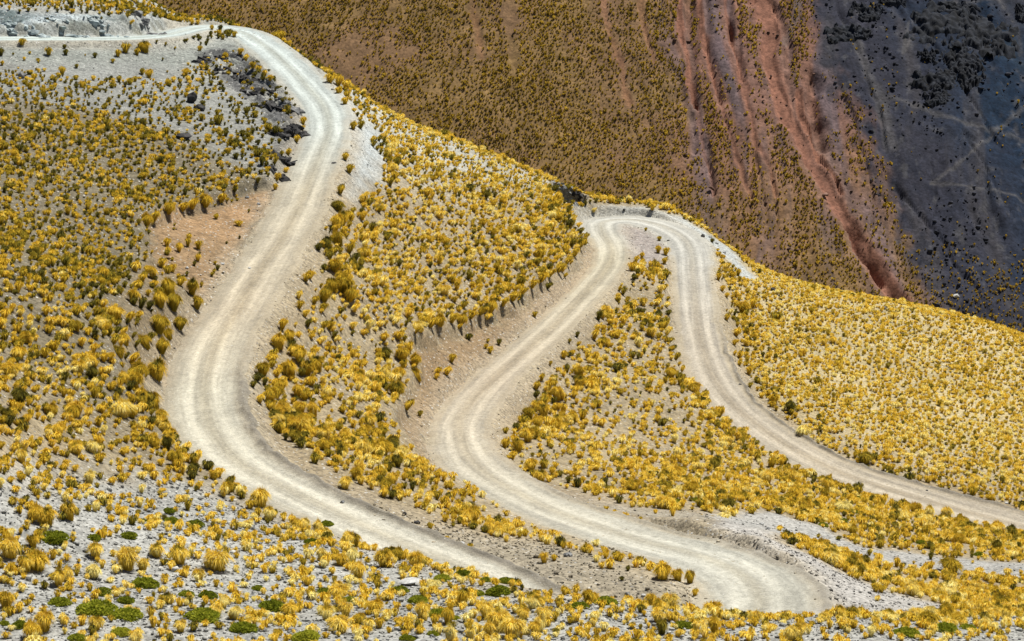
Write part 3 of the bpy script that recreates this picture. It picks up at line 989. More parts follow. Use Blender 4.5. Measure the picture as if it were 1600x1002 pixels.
def scatter_tufts():
    cell = 0.70
    xs, ys = np.arange(-80, 92, cell), np.arange(86, 318, cell)
    X, Y = np.meshgrid(xs, ys)
    X = (X + RNG.uniform(-0.5, 0.5, X.shape) * cell).ravel()
    Y = (Y + RNG.uniform(-0.5, 0.5, Y.shape) * cell).ravel()
    Zg = H(X, Y)
    px, py, d = proj(np.stack([X, Y, Zg], -1))
    m = (px > -330) & (px < 1960) & (py > -110) & (py < 1130)
    X, Y = X[m], Y[m]
    S = {k: G_at(v, X, Y) for k, v in ZS.items()}
    rd = G_at(RD, X, Y) - CL[G_at(RI, X, Y), 3]
    w = 0.9 * fbm(X / 1.8, Y / 1.8, 401, 3)
    cl = fbm(X / 4.5, Y / 4.5, 405, 3)
    p = 0.76 + 0.50 * cl
    ins = lambda k, a=-0.4, b=0.5: sstep(a, b, S[k] + w)
    fg = sstep(-2.5, 2.5, S["foreground"] + 2 * w)
    p *= 1 - fg * (0.40 - 1.0 * cl * 0.6)
    for k, v in (("cut_one", 0.94), ("cut_two", 0.985), ("cut_three", 0.95), ("shoulder_one", 0.955), ("shoulder_two", 0.94), ("shoulder_three", 0.90), ("pad", 0.985), ("scree_top", 0.90), ("rock_cut_top", 0.93),
                 ("rock_cut_side", 0.55), ("fill", 0.975), ("bare_band", 0.93), ("side_pale", 0.80), ("scree_low", 0.25), ("wedge", 0.48), ("slope_bare", 0.60), ("road_flank", 0.28), ("inner_mound", 0.85), ("cliff", 0.95)):
        p *= 1 - v * ins(k)
    ixx = CL[G_at(RI, X, Y), 4]
    p *= sstep(0.55, 1.1, rd)
    p *= np.where((ixx > 37) & (ixx < 46.5), sstep(3.0, 4.5, rd + w), 1)
    keep = RNG.uniform(0, 1, len(X)) < p
    X, Y, rd, fg = X[keep], Y[keep], rd[keep], fg[keep]
    S = {k: v[keep] for k, v in S.items()}
    n = len(X)
    h = np.exp(RNG.normal(-0.90, 0.33, n))                    # metres
    h *= 1 + 0.35 * sstep(7, 1.5, rd) * sstep(110, 140, Y)   # ranker growth along the road
    h *= (1 - 0.26 * sstep(14, 26, X) * sstep(195, 215, Y)) * (1 - 0.17 * fg) * (1 - 0.20 * sstep(-14, -24, X) * sstep(150, 185, Y)) * (1 - 0.3 * sstep(-1, 1.5, S["ridge_pale"]))
    h = np.clip(h, 0.25, 1.05)
    wf = np.where(RNG.uniform(0, 1, n) < 0.15, RNG.uniform(0.7, 0.95, n), RNG.uniform(0.42, 0.68, n))
    tone = 0.61 + RNG.normal(0, 0.17, n) + 0.16 * fbm(X / 7, Y / 7, 411, 3)
    odd = RNG.uniform(0, 1, n)
    tone = np.where(odd < 0.10, RNG.uniform(0.05, 0.3, n), np.where(odd > 0.92, RNG.uniform(0.85, 1.0, n), tone))
    tone -= 0.27 * sstep(-12, -26, X) * sstep(140, 170, Y)     # duller, more olive tone on the left slope
    tone += 0.11 * sstep(15, 30, X) * sstep(195, 215, Y)
    tone += 0.12 * fg
    tone -= 0.13 * sstep(6, 2, rd) * (1 - fg)                 # ranker, darker growth beside the road
    return X, Y, h, wf, np.clip(tone, 0.08, 1.0)


TX, TY, TH, TWF, TT = scatter_tufts()


def scatter_small():
    cell = 0.60
    X, Y = np.meshgrid(np.arange(-78, 86, cell), np.arange(92, 318, cell))
    X = (X + RNG.uniform(-0.5, 0.5, X.shape) * cell).ravel()
    Y = (Y + RNG.uniform(-0.5, 0.5, Y.shape) * cell).ravel()
    px, py, d = proj(np.stack([X, Y, H(X, Y)], -1))
    bare = np.full(len(X), -99.0)
    for k in ZS:
        if k not in ("ridge_pale", "foreground", "wedge", "road_flank"):
            bare = np.maximum(bare, G_at(ZS[k], X, Y))
    rd = G_at(RD, X, Y) - CL[G_at(RI, X, Y), 3]
    p = 0.28 + 0.28 * sstep(14, 30, X) * sstep(200, 220, Y) + 0.2 * fbm(X / 5, Y / 5, 441, 3)
    m = (px > -200) & (px < 1800) & (py > -40) & (py < 1060) & (bare < -0.3) & (rd > 1.0) & (RNG.uniform(0, 1, len(X)) < p)
    X, Y = X[m], Y[m]
    h = np.clip(np.exp(RNG.normal(-1.15, 0.28, len(X))), 0.15, 0.5)
    t = np.clip(0.66 + RNG.normal(0, 0.17, len(X)) - 0.2 * sstep(-12, -26, X), 0.05, 1)
    return X, Y, h, RNG.uniform(0.6, 0.9, len(X)), t


FILL = scatter_small()

# tufts standing apart, one by one: picture spot of the foot, height m, width factor, tone
SINGLES = [
    (660, 506, 0.85, 1.1, .5), (672, 511, 0.97, 1.1, .5), (688, 508, 1.10, 1.1, .5), (705, 504, 0.91, 1.1, .5), (718, 507, 1.04, 1.1, .5), (735, 498, 0.85, 1.1, .5), (750, 492, 0.97, 1.1, .5), (765, 487, 1.10, 1.1, .5), (785, 478, 0.91, 1.1, .5), (800, 470, 1.04, 1.1, .5), (815, 460, 0.85, 1.1, .5), (830, 450, 0.97, 1.1, .5), (845, 440, 1.10, 1.1, .5), (858, 432, 0.91, 1.1, .5), (872, 425, 1.04, 1.1, .5), (885, 412, 0.85, 1.1, .5), (897, 400, 0.97, 1.1, .5), (906, 386, 1.10, 1.1, .5), (240, 345, 0.91, 1.1, .5), (262, 333, 1.04, 1.1, .5), (285, 330, 0.85, 1.1, .5), (300, 326, 0.97, 1.1, .5), (320, 322, 1.10, 1.1, .5), (345, 316, 0.91, 1.1, .5), (228, 352, 1.04, 1.1, .5),
    (34, 70, .75, 1.2, .45), (76, 86, .9, 1.0, .4), (196, 82, 1.15, 1.0, .42), (184, 88, .8, 1.0, .45), (228, 82, 1.3, 1.0, .5), (214, 86, .8, 1, .4), (97, 116, .85, 1, .45), (53, 125, .7, 1, .5), (47, 140, .75, 1, .4),
    (128, 137, .75, 1, .55), (176, 134, .6, 1, .55), (262, 134, .8, 1, .4), (232, 122, 1.0, 1.0, .5), (222, 116, .7, 1, .3), (290, 118, .8, 1.1, .5), (300, 38, .6, 1, .55), (309, 38, .6, 1, .6), (331, 47, .65, 1, .5),
    (342, 55, .7, 1, .45), (366, 58, .8, 1, .45), (312, 80, .7, 1, .45), (352, 92, .8, 1, .45), (375, 85, .8, 1, .5), (384, 95, .8, 1, .6), (395, 106, .8, 1, .5), (405, 112, .8, 1, .6), (414, 118, .7, 1, .6), (422, 126, .7, 1, .55),
    (473, 194, .85, .9, .5), (472, 204, .6, 1, .5), (463, 222, .75, 1, .55), (450, 242, .7, 1, .5), (446, 270, .6, 1, .6), (432, 282, .8, .9, .5), (430, 296, .6, 1, .5),
    (515, 130, 1.3, 1, .6), (528, 133, 1.2, 1, .6), (540, 140, 1.2, 1, .65), (528, 146, .8, 1, .5), (539, 163, .9, 1, .55), (552, 202, .9, 1, .4), (539, 250, .8, 1, .5), (545, 270, .9, 1, .4), (531, 303, 1.0, .9, .4),
    (523, 358, 1.4, .9, .55), (535, 350, 1.2, 1, .5), (530, 385, 1.3, 1.1, .4), (545, 395, 1.0, 1, .4), (524, 425, 1.2, 1, .5), (535, 455, 1.4, 1.2, .4), (477, 440, .8, 1, .5), (520, 455, 1.1, 1, .4), (505, 470, 1.2, 1, .4),
    (545, 470, 1.2, 1, .45), (467, 482, .7, 1, .45), (490, 475, .7, 1, .45), (440, 515, .95, .8, .55), (437, 545, 1.2, 1.0, .6), (455, 535, 1.0, 1, .5), (468, 565, 1.1, 1, .5), (425, 560, .8, 1, .45), (455, 590, 1.3, 1, .5),
    (480, 585, 1.1, .9, .5), (497, 580, 1.2, 1, .5), (420, 630, 1.1, .9, .45), (440, 610, .8, 1, .6), (445, 645, .9, 1, .6), (465, 620, .9, 1, .55), (472, 680, 1.2, 1, .65), (490, 650, 1.0, 1, .6),
    (293, 385, .75, .8, .45), (295, 375, .6, .9, .5), (261, 385, .75, 1, .55), (280, 393, .75, 1, .55), (262, 397, .65, .9, .55), (310, 389, .75, 1, .45), (252, 417, .8, 1.1, .5), (269, 425, .7, 1, .5), (296, 420, .8, .9, .4),
    (309, 408, .65, .9, .55), (222, 440, .7, 1, .5), (240, 435, .9, 1, .55), (208, 473, 1.0, 1.0, .5), (268, 465, 1.5, .9, .4), (300, 460, 1.3, .8, .4), (307, 482, 1.0, .9, .4), (250, 480, 1.2, 1, .45), (270, 485, 1.3, .9, .35),
    (247, 520, 1.3, 1.1, .4), (280, 515, 1.0, 1.0, .35), (265, 530, .8, 1.2, .4), (200, 503, .8, 1, .5), (215, 498, .6, 1, .55), (231, 462, .5, 1, .5), (188, 558, .9, 1, .45), (205, 568, .8, .9, .5), (230, 545, 1.1, 1, .4),
    (252, 552, 1.1, .9, .4), (246, 592, 1.5, 1.0, .5), (196, 540, .9, 1, .5), (243, 640, 1.2, 1.0, .45), (255, 660, .9, 1, .5),
    (765, 552, .7, 1, .5), (759, 545, .5, 1, .5), (705, 566, .8, .9, .45), (683, 586, .75, .9, .55), (681, 592, .5, 1, .6), (762, 535, .4, 1, .4), (835, 495, .6, 1, .4), (655, 595, 1.2, .7, .6), (648, 570, 1.0, 1, .5),
    (630, 565, 1.2, 1, .5), (618, 620, 1.3, 1, .35), (635, 640, .9, 1, .5),
    (993, 410, .8, 1, .55), (1003, 403, .7, 1, .5), (1028, 395, .9, 1, .5), (1040, 398, .9, 1, .5), (1030, 376, .6, 1, .4), (1009, 361, .45, 1, .35), (1038, 412, .8, 1, .45),
    (1122, 438, .9, .8, .5), (1136, 420, .8, 1, .5), (1153, 430, .8, 1, .45), (1128, 455, .7, 1, .55), (1135, 465, .6, 1, .55), (1162, 490, 1.4, 1.1, .55), (1176, 480, 1.2, 1, .5), (1135, 500, .8, 1, .5), (1150, 525, .9, 1, .6),
    (1165, 540, .8, 1, .6), (1155, 560, .9, 1, .6), (1170, 585, .9, 1, .55), (1195, 600, .8, 1, .6), (1210, 630, 1.0, 1, .55),
    (836, 640, .9, 1.2, .6), (850, 650, 1.0, 1.1, .6), (870, 625, 1.2, 1, .6), (880, 645, .9, 1, .6), (842, 665, .9, 1, .6), (862, 672, .9, 1, .55), (895, 660, 1.0, 1, .5), (910, 655, .9, 1, .5), (905, 590, 1.1, 1, .5), (880, 560, .8, 1, .5),
    (788, 700, .9, .8, .5), (810, 705, 1.0, 1, .55), (825, 690, 1.1, 1, .6), (800, 718, .7, 1.1, .6), (812, 660, .6, 1, .5), (838, 668, 1.0, 1, .55), (868, 672, 1.0, 1, .55), (858, 608, .9, 1, .5), (830, 735, .9, 1.2, .6), (845, 752, .9, 1.2, .65),
    (730, 815, .8, 1.0, .65), (695, 815, .5, 1, .55), (765, 832, .7, 1.2, .65), (780, 838, .75, 1.2, .65), (952, 888, .6, 1.1, .65), (1035, 905, .9, 1.2, .55), (1060, 908, .7, 1, .5), (1078, 912, .8, .8, .4), (1085, 932, .5, .8, .6),
    (1338, 905, .55, 1.1, .5), (1368, 925, .55, 1, .5), (1376, 926, .5, 1, .45), (1320, 893, .6, 1, .6),
    (560, 902, .8, 1.1, .7), (600, 885, .9, 1.1, .7), (652, 888, .9, 1.0, .65), (660, 965, .75, 1.1, .7), (700, 975, .85, .8, .5), (780, 985, .9, 1.3, .7), (800, 995, .9, 1.3, .75), (850, 972, .7, 1.2, .75), (838, 948, .55, 1.2, .7),
    (540, 962, .7, 1, .7), (760, 965, .75, 1.1, .7), (92, 915, .8, .9, .7), (60, 890, .9, 1.4, .6), (40, 893, .8, 1.1, .65), (16, 870, 1.0, 1.1, .7), (110, 812, 1.0, .8, .65), (75, 820, .9, 1.2, .6), (57, 812, .8, 1.2, .6),
    (200, 890, 1.1, 1.0, .7), (280, 880, .9, 1.3, .7), (245, 870, .7, 1.2, .75), (150, 870, .7, 1.3, .75), (340, 890, 1.0, 1.4, .7), (70, 985, .9, 1.0, .65), (50, 998, .8, 1.1, .6), (10, 950, .8, 1, .6),
]
sp = np.array(SINGLES, float)
W = on_ground(sp[:, 0], sp[:, 1])
ok = ~np.isnan(W[:, 0])
W, sp = W[ok], sp[ok]
# give every hand-set tuft its own patch of ground
keep = np.ones(len(TX), bool)
for (x, y, z), s in zip(W, sp):
    keep &= np.hypot(TX - x, TY - y) > 0.40 * s[2] * s[3] + 0.12
TX, TY, TH, TWF, TT = [np.r_[a[keep], b] for a, b in ((TX, W[:, 0]), (TY, W[:, 1]), (TH, sp[:, 2]), (TWF, sp[:, 3] * 0.56), (TT, sp[:, 4]))]

# ----------------------------------------------------------------------------
# cushion plants, stones and outcrops (listed before the tufts are laid, so that none grows through another)
# ----------------------------------------------------------------------------
# picture spot, width in picture pixels, tone, label
CUSH = [
    (93, 944, 38, .45, "round dark green cushion plant on grey gravel near the bottom left corner"),
    (150, 958, 62, .5, "largest green cushion plant, long and low on the bottom left gravel"),
    (196, 966, 52, .5, "green cushion plant merging with the right end of the largest one"),
    (190, 990, 34, .8, "bright yellow-green cushion plant at the bottom edge, left part"),
    (120, 1000, 30, .5, "dark green cushion cut by the bottom edge near the left corner"),
    (226, 916, 48, .4, "long dark green cushion plant under a tall golden tuft"),
    (158, 928, 34, .3, "dark green cushion plant with golden tufts at its top"),
    (196, 941, 28, .35, "small dark green cushion plant right above the largest cushion"),
    (84, 843, 44, .35, "broad olive cushion plant among tufts at the far left"),
    (147, 842, 24, .35, "small olive cushion plant beside the broad olive one"),
    (200, 840, 28, .3, "dark green cushion plant in the middle of the left gravel patch"),
    (264, 800, 20, .25, "small round dark green cushion, upper one of a touching pair"),
    (268, 816, 26, .4, "round green cushion, lower one of a touching pair"),
    (224, 816, 16, .2, "tiny blackish green cushion left of the touching pair"),
    (304, 822, 30, .3, "olive mound of a cushion plant right of the touching pair"),
    (315, 968, 54, .5, "long low olive cushion plant left of centre at the bottom"),
    (290, 931, 26, .45, "green cushion plant above the long low olive one"),
    (325, 934, 32, .25, "dark brownish green cushion between golden tufts, left of centre"),
    (425, 951, 44, .25, "round dark olive cushion plant on gravel left of the stone"),
    (380, 986, 48, .35, "arched olive cushion plant near the bottom edge"),
    (476, 999, 46, .75, "bright green cushion at the bottom edge left of the middle"),
    (402, 921, 20, .4, "small green cushion beside golden tufts left of the middle"),
    (507, 927, 26, .35, "dark green cushion behind a row of golden tufts"),
    (546, 940, 26, .5, "green cushion plant left of the flat white stone's tufts"),
    (486, 850, 26, .15, "brown-black cushion plant close under the first road"),
    (511, 821, 22, .3, "olive cushion plant at the lower edge of the first road"),
    (6, 976, 20, .45, "green cushion at the left edge of the picture"),
    (32, 980, 30, .25, "dark olive cushion beside the left edge"),
    (623, 926, 32, .35, "olive cushion plant touching the flat white stone"),
    (653, 941, 30, .45, "green cushion just below the flat white stone"),
    (690, 907, 28, .6, "bright green cushion right of the flat white stone"),
    (724, 901, 30, .15, "brown cushion plant by the edge of the first road"),
    (760, 909, 22, .4, "round green cushion, left of the two by the road end"),
    (792, 912, 30, .35, "round green cushion, right of the two by the road end"),
    (778, 928, 42, .3, "wide dark green cushion below the two by the road end"),
    (726, 931, 32, .4, "olive green cushion left of the wide dark one"),
    (745, 930, 24, .5, "small green cushion squeezed beside the wide dark one"),
    (684, 961, 34, .4, "dark green cushion on open gravel below the stone"),
    (710, 968, 20, .55, "slim green cushion trailing right of a pointed tuft"),
    (637, 1000, 26, .4, "green cushion cut by the bottom edge below the stone"),
    (677, 992, 22, .5, "little green cushion near the bottom edge right of the stone"),
    (947, 944, 40, .5, "lone wide green cushion at the lower tip of the dirt island"),
    (906, 950, 30, .4, "olive cushion left of the lone wide green one"),
    (1068, 981, 34, .3, "dark green cushion at the bottom under the hairpin's left end"),
    (1416, 993, 44, .45, "wide green cushion at the bottom right"),
    (1478, 985, 40, .45, "green cushion right of the wide one at the bottom right"),
    (1512, 984, 26, .55, "small yellowish green cushion at the tip of the grey fill"),
    (1344, 780, 16, .2, "dark green bush on the lower edge of the third road"),
    (1327, 776, 11, .25, "smaller dark bush beside the one on the third road's edge"),
    (1334, 802, 16, .4, "green bush among tufts just below the third road"),
    (1316, 815, 18, .35, "dark green bush in the strip between the road legs"),
    (1286, 822, 18, .4, "green bush near the bare grey band"),
    (1439, 850, 18, .35, "dark green bush in the middle of the right-hand grass strip"),
    (1418, 848, 16, .4, "green bush left of the dark one in the right-hand strip"),
    (1530, 869, 20, .35, "dark green bush near the right edge above the grey band"),
    (1561, 847, 16, .45, "green bush under the third road near the right edge"),
    (1086, 783, 16, .4, "green bush above the second road, right of a pair"),
    (1056, 785, 16, .4, "green bush above the second road, left one of a pair"),
]
cp = np.array([c[:4] for c in CUSH], float)
CW = on_ground(cp[:, 0], cp[:, 1])
CR = cp[:, 2] * proj(CW)[2] / F / 2

# picture spot of the foot, width px, height px, material, label
STONES = [
    (640, 915, 42, 17, M_PALE, "flat white slab of stone lying among tufts below the first road"),
    (720, 854, 15, 10, M_PALE, "white boulder on the dirt right of the first road"),
    (535, 787, 9, 7, M_GREY, "small dark stone on the windrow of the first road"),
    (887, 870, 19, 10, M_GREY, "grey boulder at the foot of the golden tufts above the dirt island"),
    (651, 818, 12, 7, M_DARK, "flat dark stone on the dirt beside the first road"),
    (632, 804, 8, 6, M_DARK, "small dark stone left of the flat dark one"),
    (1292, 957, 10, 7, M_DARK, "lone dark stone on the outer edge of the lowest hairpin"),
    (1219, 418, 11, 9, M_PALE, "white boulder on the grassy ridge right of the middle hairpin"),
    (1211, 421, 8, 6, M_PALE, "smaller white boulder left of the one on the ridge"),
    (1207, 454, 9, 8, M_DARK, "black boulder in the tufts under the middle hairpin's rubble"),
    (1494, 464, 12, 7, M_PALE, "white boulder in the olive grass across the valley"),
    (1479, 494, 9, 4, M_PALE, "white stone on the skyline of the right-hand ridge"),
    (1382, 483, 7, 6, M_GREY, "grey stone among tufts on the right-hand ridge"),
    (1098, 370, 8, 6, M_DARK, "black stone at the outer edge of the middle hairpin"),
    (1110, 372, 8, 6, M_PALE, "white stone in the rubble beside the middle hairpin"),
    (1120, 381, 7, 5, M_PALE, "pale stone higher of two in the hairpin rubble"),
    (1132, 396, 7, 5, M_PALE, "pale stone lower of two in the hairpin rubble"),
    (975, 329, 5, 4, M_DARK, "tiny dark stone behind the middle hairpin"),
    (522, 256, 10, 4, M_DARK, "dark flat stone at the right edge of the upper road"),
    (300, 160, 19, 24, M_DARK, "tall black boulder on the grassy slope left of the upper bend"),  # dark hollow and a tuft's shadow, built as a black solid
    (311, 172, 20, 14, M_DARK, "low black solid painting more shade at the foot of the tall one"),  # lower end of the same shade, also built as a black solid
    (286, 217, 30, 13, M_DARK, "broad black solid painting a dark hollow in the slope below the tall one"),  # shaded hollow in the slope, built as a black solid
    (34, 122, 15, 14, M_GREY, "blue-grey rock near the left edge under the top road"),
    (390, 420, 6, 4, M_PALE, "pale stone on the brown bank beside the first road"),
    (292, 420, 6, 5, M_PALE, "white stone under a tuft on the brown bank"),
    (347, 413, 9, 4, M_PALE, "pale flat stone on the brown bank left of the road"),
    (404, 320, 7, 5, M_PALE, "pale stone at the top of the orange bank"),
    (386, 310, 8, 5, M_GREY, "grey stone on the orange bank below the dark rocks"),
    (862, 920, 9, 6, M_GREY, "grey stone on the rubble of the dirt island's left part"),
    (980, 930, 10, 7, M_GREY, "grey stone in the middle of the dirt island's rubble"),
    (1005, 932, 9, 6, M_PALE, "pale stone in the dirt island's rubble, right of the grey one"),
    (1045, 936, 9, 6, M_GREY, "grey stone at the right end of the dirt island"),
    (1190, 820, 9, 6, M_PALE, "pale stone at the left end of the bare grey band"),
    (1200, 827, 7, 5, M_GREY, "grey stone at the left end of the bare grey band"),
    (1156, 602, 6, 4, M_DARK, "dark stone on the right shoulder of the third road"),
    (1448, 768, 6, 4, M_DARK, "dark stone on the windrow at the right end of the third road"),
    (1572, 787, 7, 4, M_PALE, "white stone beside the third road near the right edge"),
]
st = np.array([s[:4] for s in STONES], float)
far_stone = st[:, 0:2].tolist().index([1494.0, 464.0])
SW = on_ground(st[:, 0], st[:, 1])
SW[far_stone] = on_far([1494], [464])[0]

keep = np.ones(len(TX), bool)
for (x, y, z), r in zip(CW, CR):
    keep &= np.hypot(TX - x, TY - y) > r * 0.85
    keep &= ~((np.abs(TX - x) < r * 0.9) & (TY < y) & (TY > y - r - 0.55 - 1.2 * TH) & (TH > 0.3))   # open ground in front
for (x, y, z), s in zip(SW, st):
    if not np.isnan(x):
        keep &= np.hypot(TX - x, TY - y) > 0.5 * s[2] * math.hypot(x, y) / F + 0.15
# keep the low white slab in view: no tall growth in front of it
x, y = SW[0, :2]
keep &= ~((np.abs(TX - x) < 0.8) & (TY < y) & (TY > y - 1.6))
TX, TY, TH, TWF, TT = TX[keep], TY[keep], TH[keep], TWF[keep], TT[keep]
TZ = H(TX, TY)

# the 300 tufts that show largest stand as objects of their own, the rest is one mass
fpx, fpy, fd = proj(np.stack([TX, TY, TZ], -1))
size = TH * (0.6 + 0.6 * TWF) / fd * F
inside = (fpx > 4) & (fpx < 1596) & (fpy - size * 0.5 < 998) & (fpy > 5)
cand = np.argsort(-np.where(inside, size, 0))[:1500]
tipP = np.stack([TX, TY, TZ + TH * 0.8], -1)
a, b, _ = proj(tipP[cand])
hit = on_ground(a, b)
vis = np.isnan(hit[:, 0]) | (np.hypot(hit[:, 0], hit[:, 1]) > np.hypot(TX[cand], TY[cand]) - 0.6)
IND = cand[vis][:300]
rest = np.ones(len(TX), bool)
rest[IND] = False

v_near = [tuft_geo(np.random.default_rng(500 + k), 64, 0.07) for k in range(6)]
v_small = [tuft_geo(np.random.default_rng(580 + k), 40, 0.09) for k in range(5)]
v_mid = [tuft_geo(np.random.default_rng(520 + k), 110, 0.052, dead=(0, 0, 0.45, 0, 0.2, 0)[k]) for k in range(6)]
v_ind = [tuft_geo(np.random.default_rng(540 + k), 600, 0.023, lean=(74, 80, 84, 78)[k % 4], dead=(0, 0, 0, 0.4, 0, 0, 0.2, 0, 0, 0.5)[k]) for k in range(10)]
NX, NY = slope(TX, TY)
NRM = np.stack([NX, NY], -1)
r_all = RNG.uniform(0, 2 * math.pi, len(TX))
P = np.stack([TX, TY, TZ], -1)
me = merge_tufts("grass", P[rest], TH[rest], TWF[rest] , r_all[rest], TT[rest], v_mid, M_TUFTS, NRM[rest])
fk = np.ones(len(FILL[0]), bool)
for (x, y, z), r in zip(CW, CR):
    fk &= np.hypot(FILL[0] - x, (FILL[1] - y) * 0.6) > r * 0.9
FILL = [a[fk] for a in FILL]
me2 = merge_tufts("grass_small", np.stack([FILL[0], FILL[1], H(FILL[0], FILL[1])], -1), FILL[2], FILL[3], RNG.uniform(0, 6.28, len(FILL[0])), FILL[4], v_small, M_TUFTS)
bm = bmesh.new()
bm.from_mesh(me)
bm.from_mesh(me2)
bm.to_mesh(me)
bm.free()
tag(link("grass", me), "golden and olive bunchgrass covering the slopes between the road's legs", "grass", kind="stuff")

ind_meshes = []
for k, (V, Q, T, J) in enumerate(v_ind):
    m_ = mesh_np("grass_tuft", V, [Q, T], M_TUFT)
    float_attr(m_, "tone", J)
    ind_meshes.append(m_)

# ----------------------------------------------------------------------------
# far grass
# ----------------------------------------------------------------------------
def far_grass():
    cell = 0.54
    xs, ys = np.arange(-125, 140, cell), np.arange(428, 600, cell)
    X, Y = np.meshgrid(xs, ys)
    X = (X + RNG.uniform(-0.5, 0.5, X.shape) * cell).ravel()
    Y = (Y + RNG.uniform(-0.5, 0.5, Y.shape) * cell).ravel()
    Z = bilin(X, Y, fx, fy, FZ)
    px, py, d = proj(np.stack([X, Y, Z], -1))
    dn = bilin(X, Y, fx, fy, FDENS)
    m = (px > -150) & (px < 1760) & (py > -80) & (py < 620)
    m &= RNG.uniform(0, 1, len(X)) < dn * (0.72 + 0.45 * fbm(X / 6, Y / 9, 431, 3))
    X, Y, Z = X[m], Y[m], Z[m]
    h = np.clip(np.exp(RNG.normal(-0.92, 0.30, len(X))), 0.2, 0.8)
    tone = np.clip(0.52 + RNG.normal(0, 0.14, len(X)) + 0.2 * fbm(X / 10, Y / 10, 435, 3), 0, 1)
    vs = [tuft_geo(np.random.default_rng(560 + k), 11, 0.28, 76) for k in range(6)]
    return merge_tufts("hillside_grass", np.stack([X, Y, Z], -1), h, np.full(len(X), 0.62), RNG.uniform(0, 6.28, len(X)), tone, vs, M_FARGRASS)


tag(link("hillside_grass", far_grass()), "olive brown bunchgrass dotting the mountainside across the valley", "grass", kind="stuff")

# ----------------------------------------------------------------------------
# cushion plants
# ----------------------------------------------------------------------------
def cushion_mesh(seed):
    rng = np.random.default_rng(seed)
    n = 900
    az = rng.uniform(0, 2 * math.pi, n)
    q = np.sqrt(rng.uniform(0, 1, n))
    lump = 0.82 + 0.28 * vnoise(np.cos(az) * 1.6 + 9 + seed, np.sin(az) * 1.6 + 5, seed)
    r = q * lump
    hgt = 0.6 * np.sqrt(np.clip(1 - q ** 2.4, 0, 1)) * (0.75 + 0.5 * vnoise(r * np.cos(az) * 3.5 + 20, r * np.sin(az) * 3.5 + 20, seed + 1))
    hgt *= rng.uniform(0.82, 1.05, n)
    c = np.stack([r * np.cos(az), r * np.sin(az), hgt], -1)
    out = np.stack([np.cos(az) * q, np.sin(az) * q, 1.1 - 0.7 * q], -1)
    out += rng.normal(0, 0.35, (n, 3))
    out /= np.linalg.norm(out, axis=1)[:, None]
    sd = np.cross(out, rng.normal(0, 1, (n, 3)))
    sd /= np.linalg.norm(sd, axis=1)[:, None]
    L, Wd = 0.15, 0.05
    V = np.stack([c - out * 0.05 - sd * Wd, c - out * 0.05 + sd * Wd, c + out * L * 0.5 + sd * Wd, c + out * L * 0.5 - sd * Wd, c + out * L], 1).reshape(-1, 3)
    k = np.arange(n)[:, None] * 5
    # woody body of the mound
    m = 24
    ring = []
    for j, (rr, hh) in enumerate(((0.9, -0.06), (0.84, 0.18), (0.62, 0.36), (0.3, 0.43))):
        a = np.linspace(0, 2 * math.pi, m, endpoint=False)
        lp = 0.78 + 0.26 * vnoise(np.cos(a) * 1.6 + 9 + seed, np.sin(a) * 1.6 + 5, seed)
        ring.append(np.stack([rr * lp * np.cos(a), rr * lp * np.sin(a), np.full(m, hh * 0.85)], -1))
    B = np.concatenate(ring + [np.array([[0, 0, 0.37]])])
    o = len(V)
    fq = []
    for j in range(3):
        for i in range(m):
            fq.append((o + j * m + i, o + j * m + (i + 1) % m, o + (j + 1) * m + (i + 1) % m, o + (j + 1) * m + i))
    ft = [(o + 3 * m + i, o + 3 * m + (i + 1) % m, o + 4 * m) for i in range(m)]
    me = mesh_np("cushion_plant", np.concatenate([V, B]), [np.concatenate([k + np.array([[0, 1, 2, 3]]), np.array(fq)]), np.concatenate([k + np.array([[3, 2, 4]]), np.array(ft)])], M_CUSHION)
    float_attr(me, "tone", np.r_[np.repeat(rng.normal(0.10, 0.20, n), 5), np.full(len(B), -0.1)])
    return me


cush_meshes = [cushion_mesh(40 + k) for k in range(7)]
for i, (c, w, r) in enumerate(zip(CUSH, CW, CR)):
    if np.isnan(w[0]):
        continue
    o = link("cushion_plant", cush_meshes[i % 7])
    o.location = (w[0], w[1], w[2] - 0.03)
    asp = 0.85 + 0.3 * random.random()
    o.scale = (r, r * asp, r * (0.95 if c[2] < 34 else 0.8))
    o.rotation_euler = (0, 0, random.uniform(-0.4, 0.4) + (math.pi if i % 2 else 0))
    o.color = (c[3], c[3], c[3], 1)
    tag(o, c[4], "cushion plant", "green cushion plants on the slopes")


# ----------------------------------------------------------------------------
# stones and outcrops
# ----------------------------------------------------------------------------
def hull(bm, rng, n, sx, sy, sz, off=(0, 0, 0), rot=0.0):
    p = rng.normal(0, 1, (n, 3))
    p /= np.linalg.norm(p, axis=1)[:, None]
    p *= rng.uniform(0.8, 1.05, n)[:, None]
    p *= np.array([sx, sy, sz])
    c, s = math.cos(rot), math.sin(rot)
    p = np.stack([p[:, 0] * c - p[:, 1] * s, p[:, 0] * s + p[:, 1] * c, p[:, 2]], -1) + np.array(off)
    vs = [bm.verts.new(q) for q in p]
    r = bmesh.ops.convex_hull(bm, input=vs)
    junk = [g for g in r["geom_interior"] + r["geom_unused"] if isinstance(g, bmesh.types.BMVert) and g.is_valid]
    if junk:
        bmesh.ops.delete(bm, geom=list(set(junk)), context="VERTS")


def rough(bm, rng, amt, freq, cuts=1):
    bmesh.ops.subdivide_edges(bm, edges=bm.edges[:], cuts=cuts, use_grid_fill=True)
    co = np.array([v.co[:] for v in bm.verts])
    f = freq
    d = np.stack([fbm(co[:, 1] * f + 7, co[:, 2] * f + k * 31 + co[:, 0] * f * .7, 70 + k, 3) for k in range(3)], -1)
    for v, q in zip(bm.verts, co + amt * d):
        v.co = q


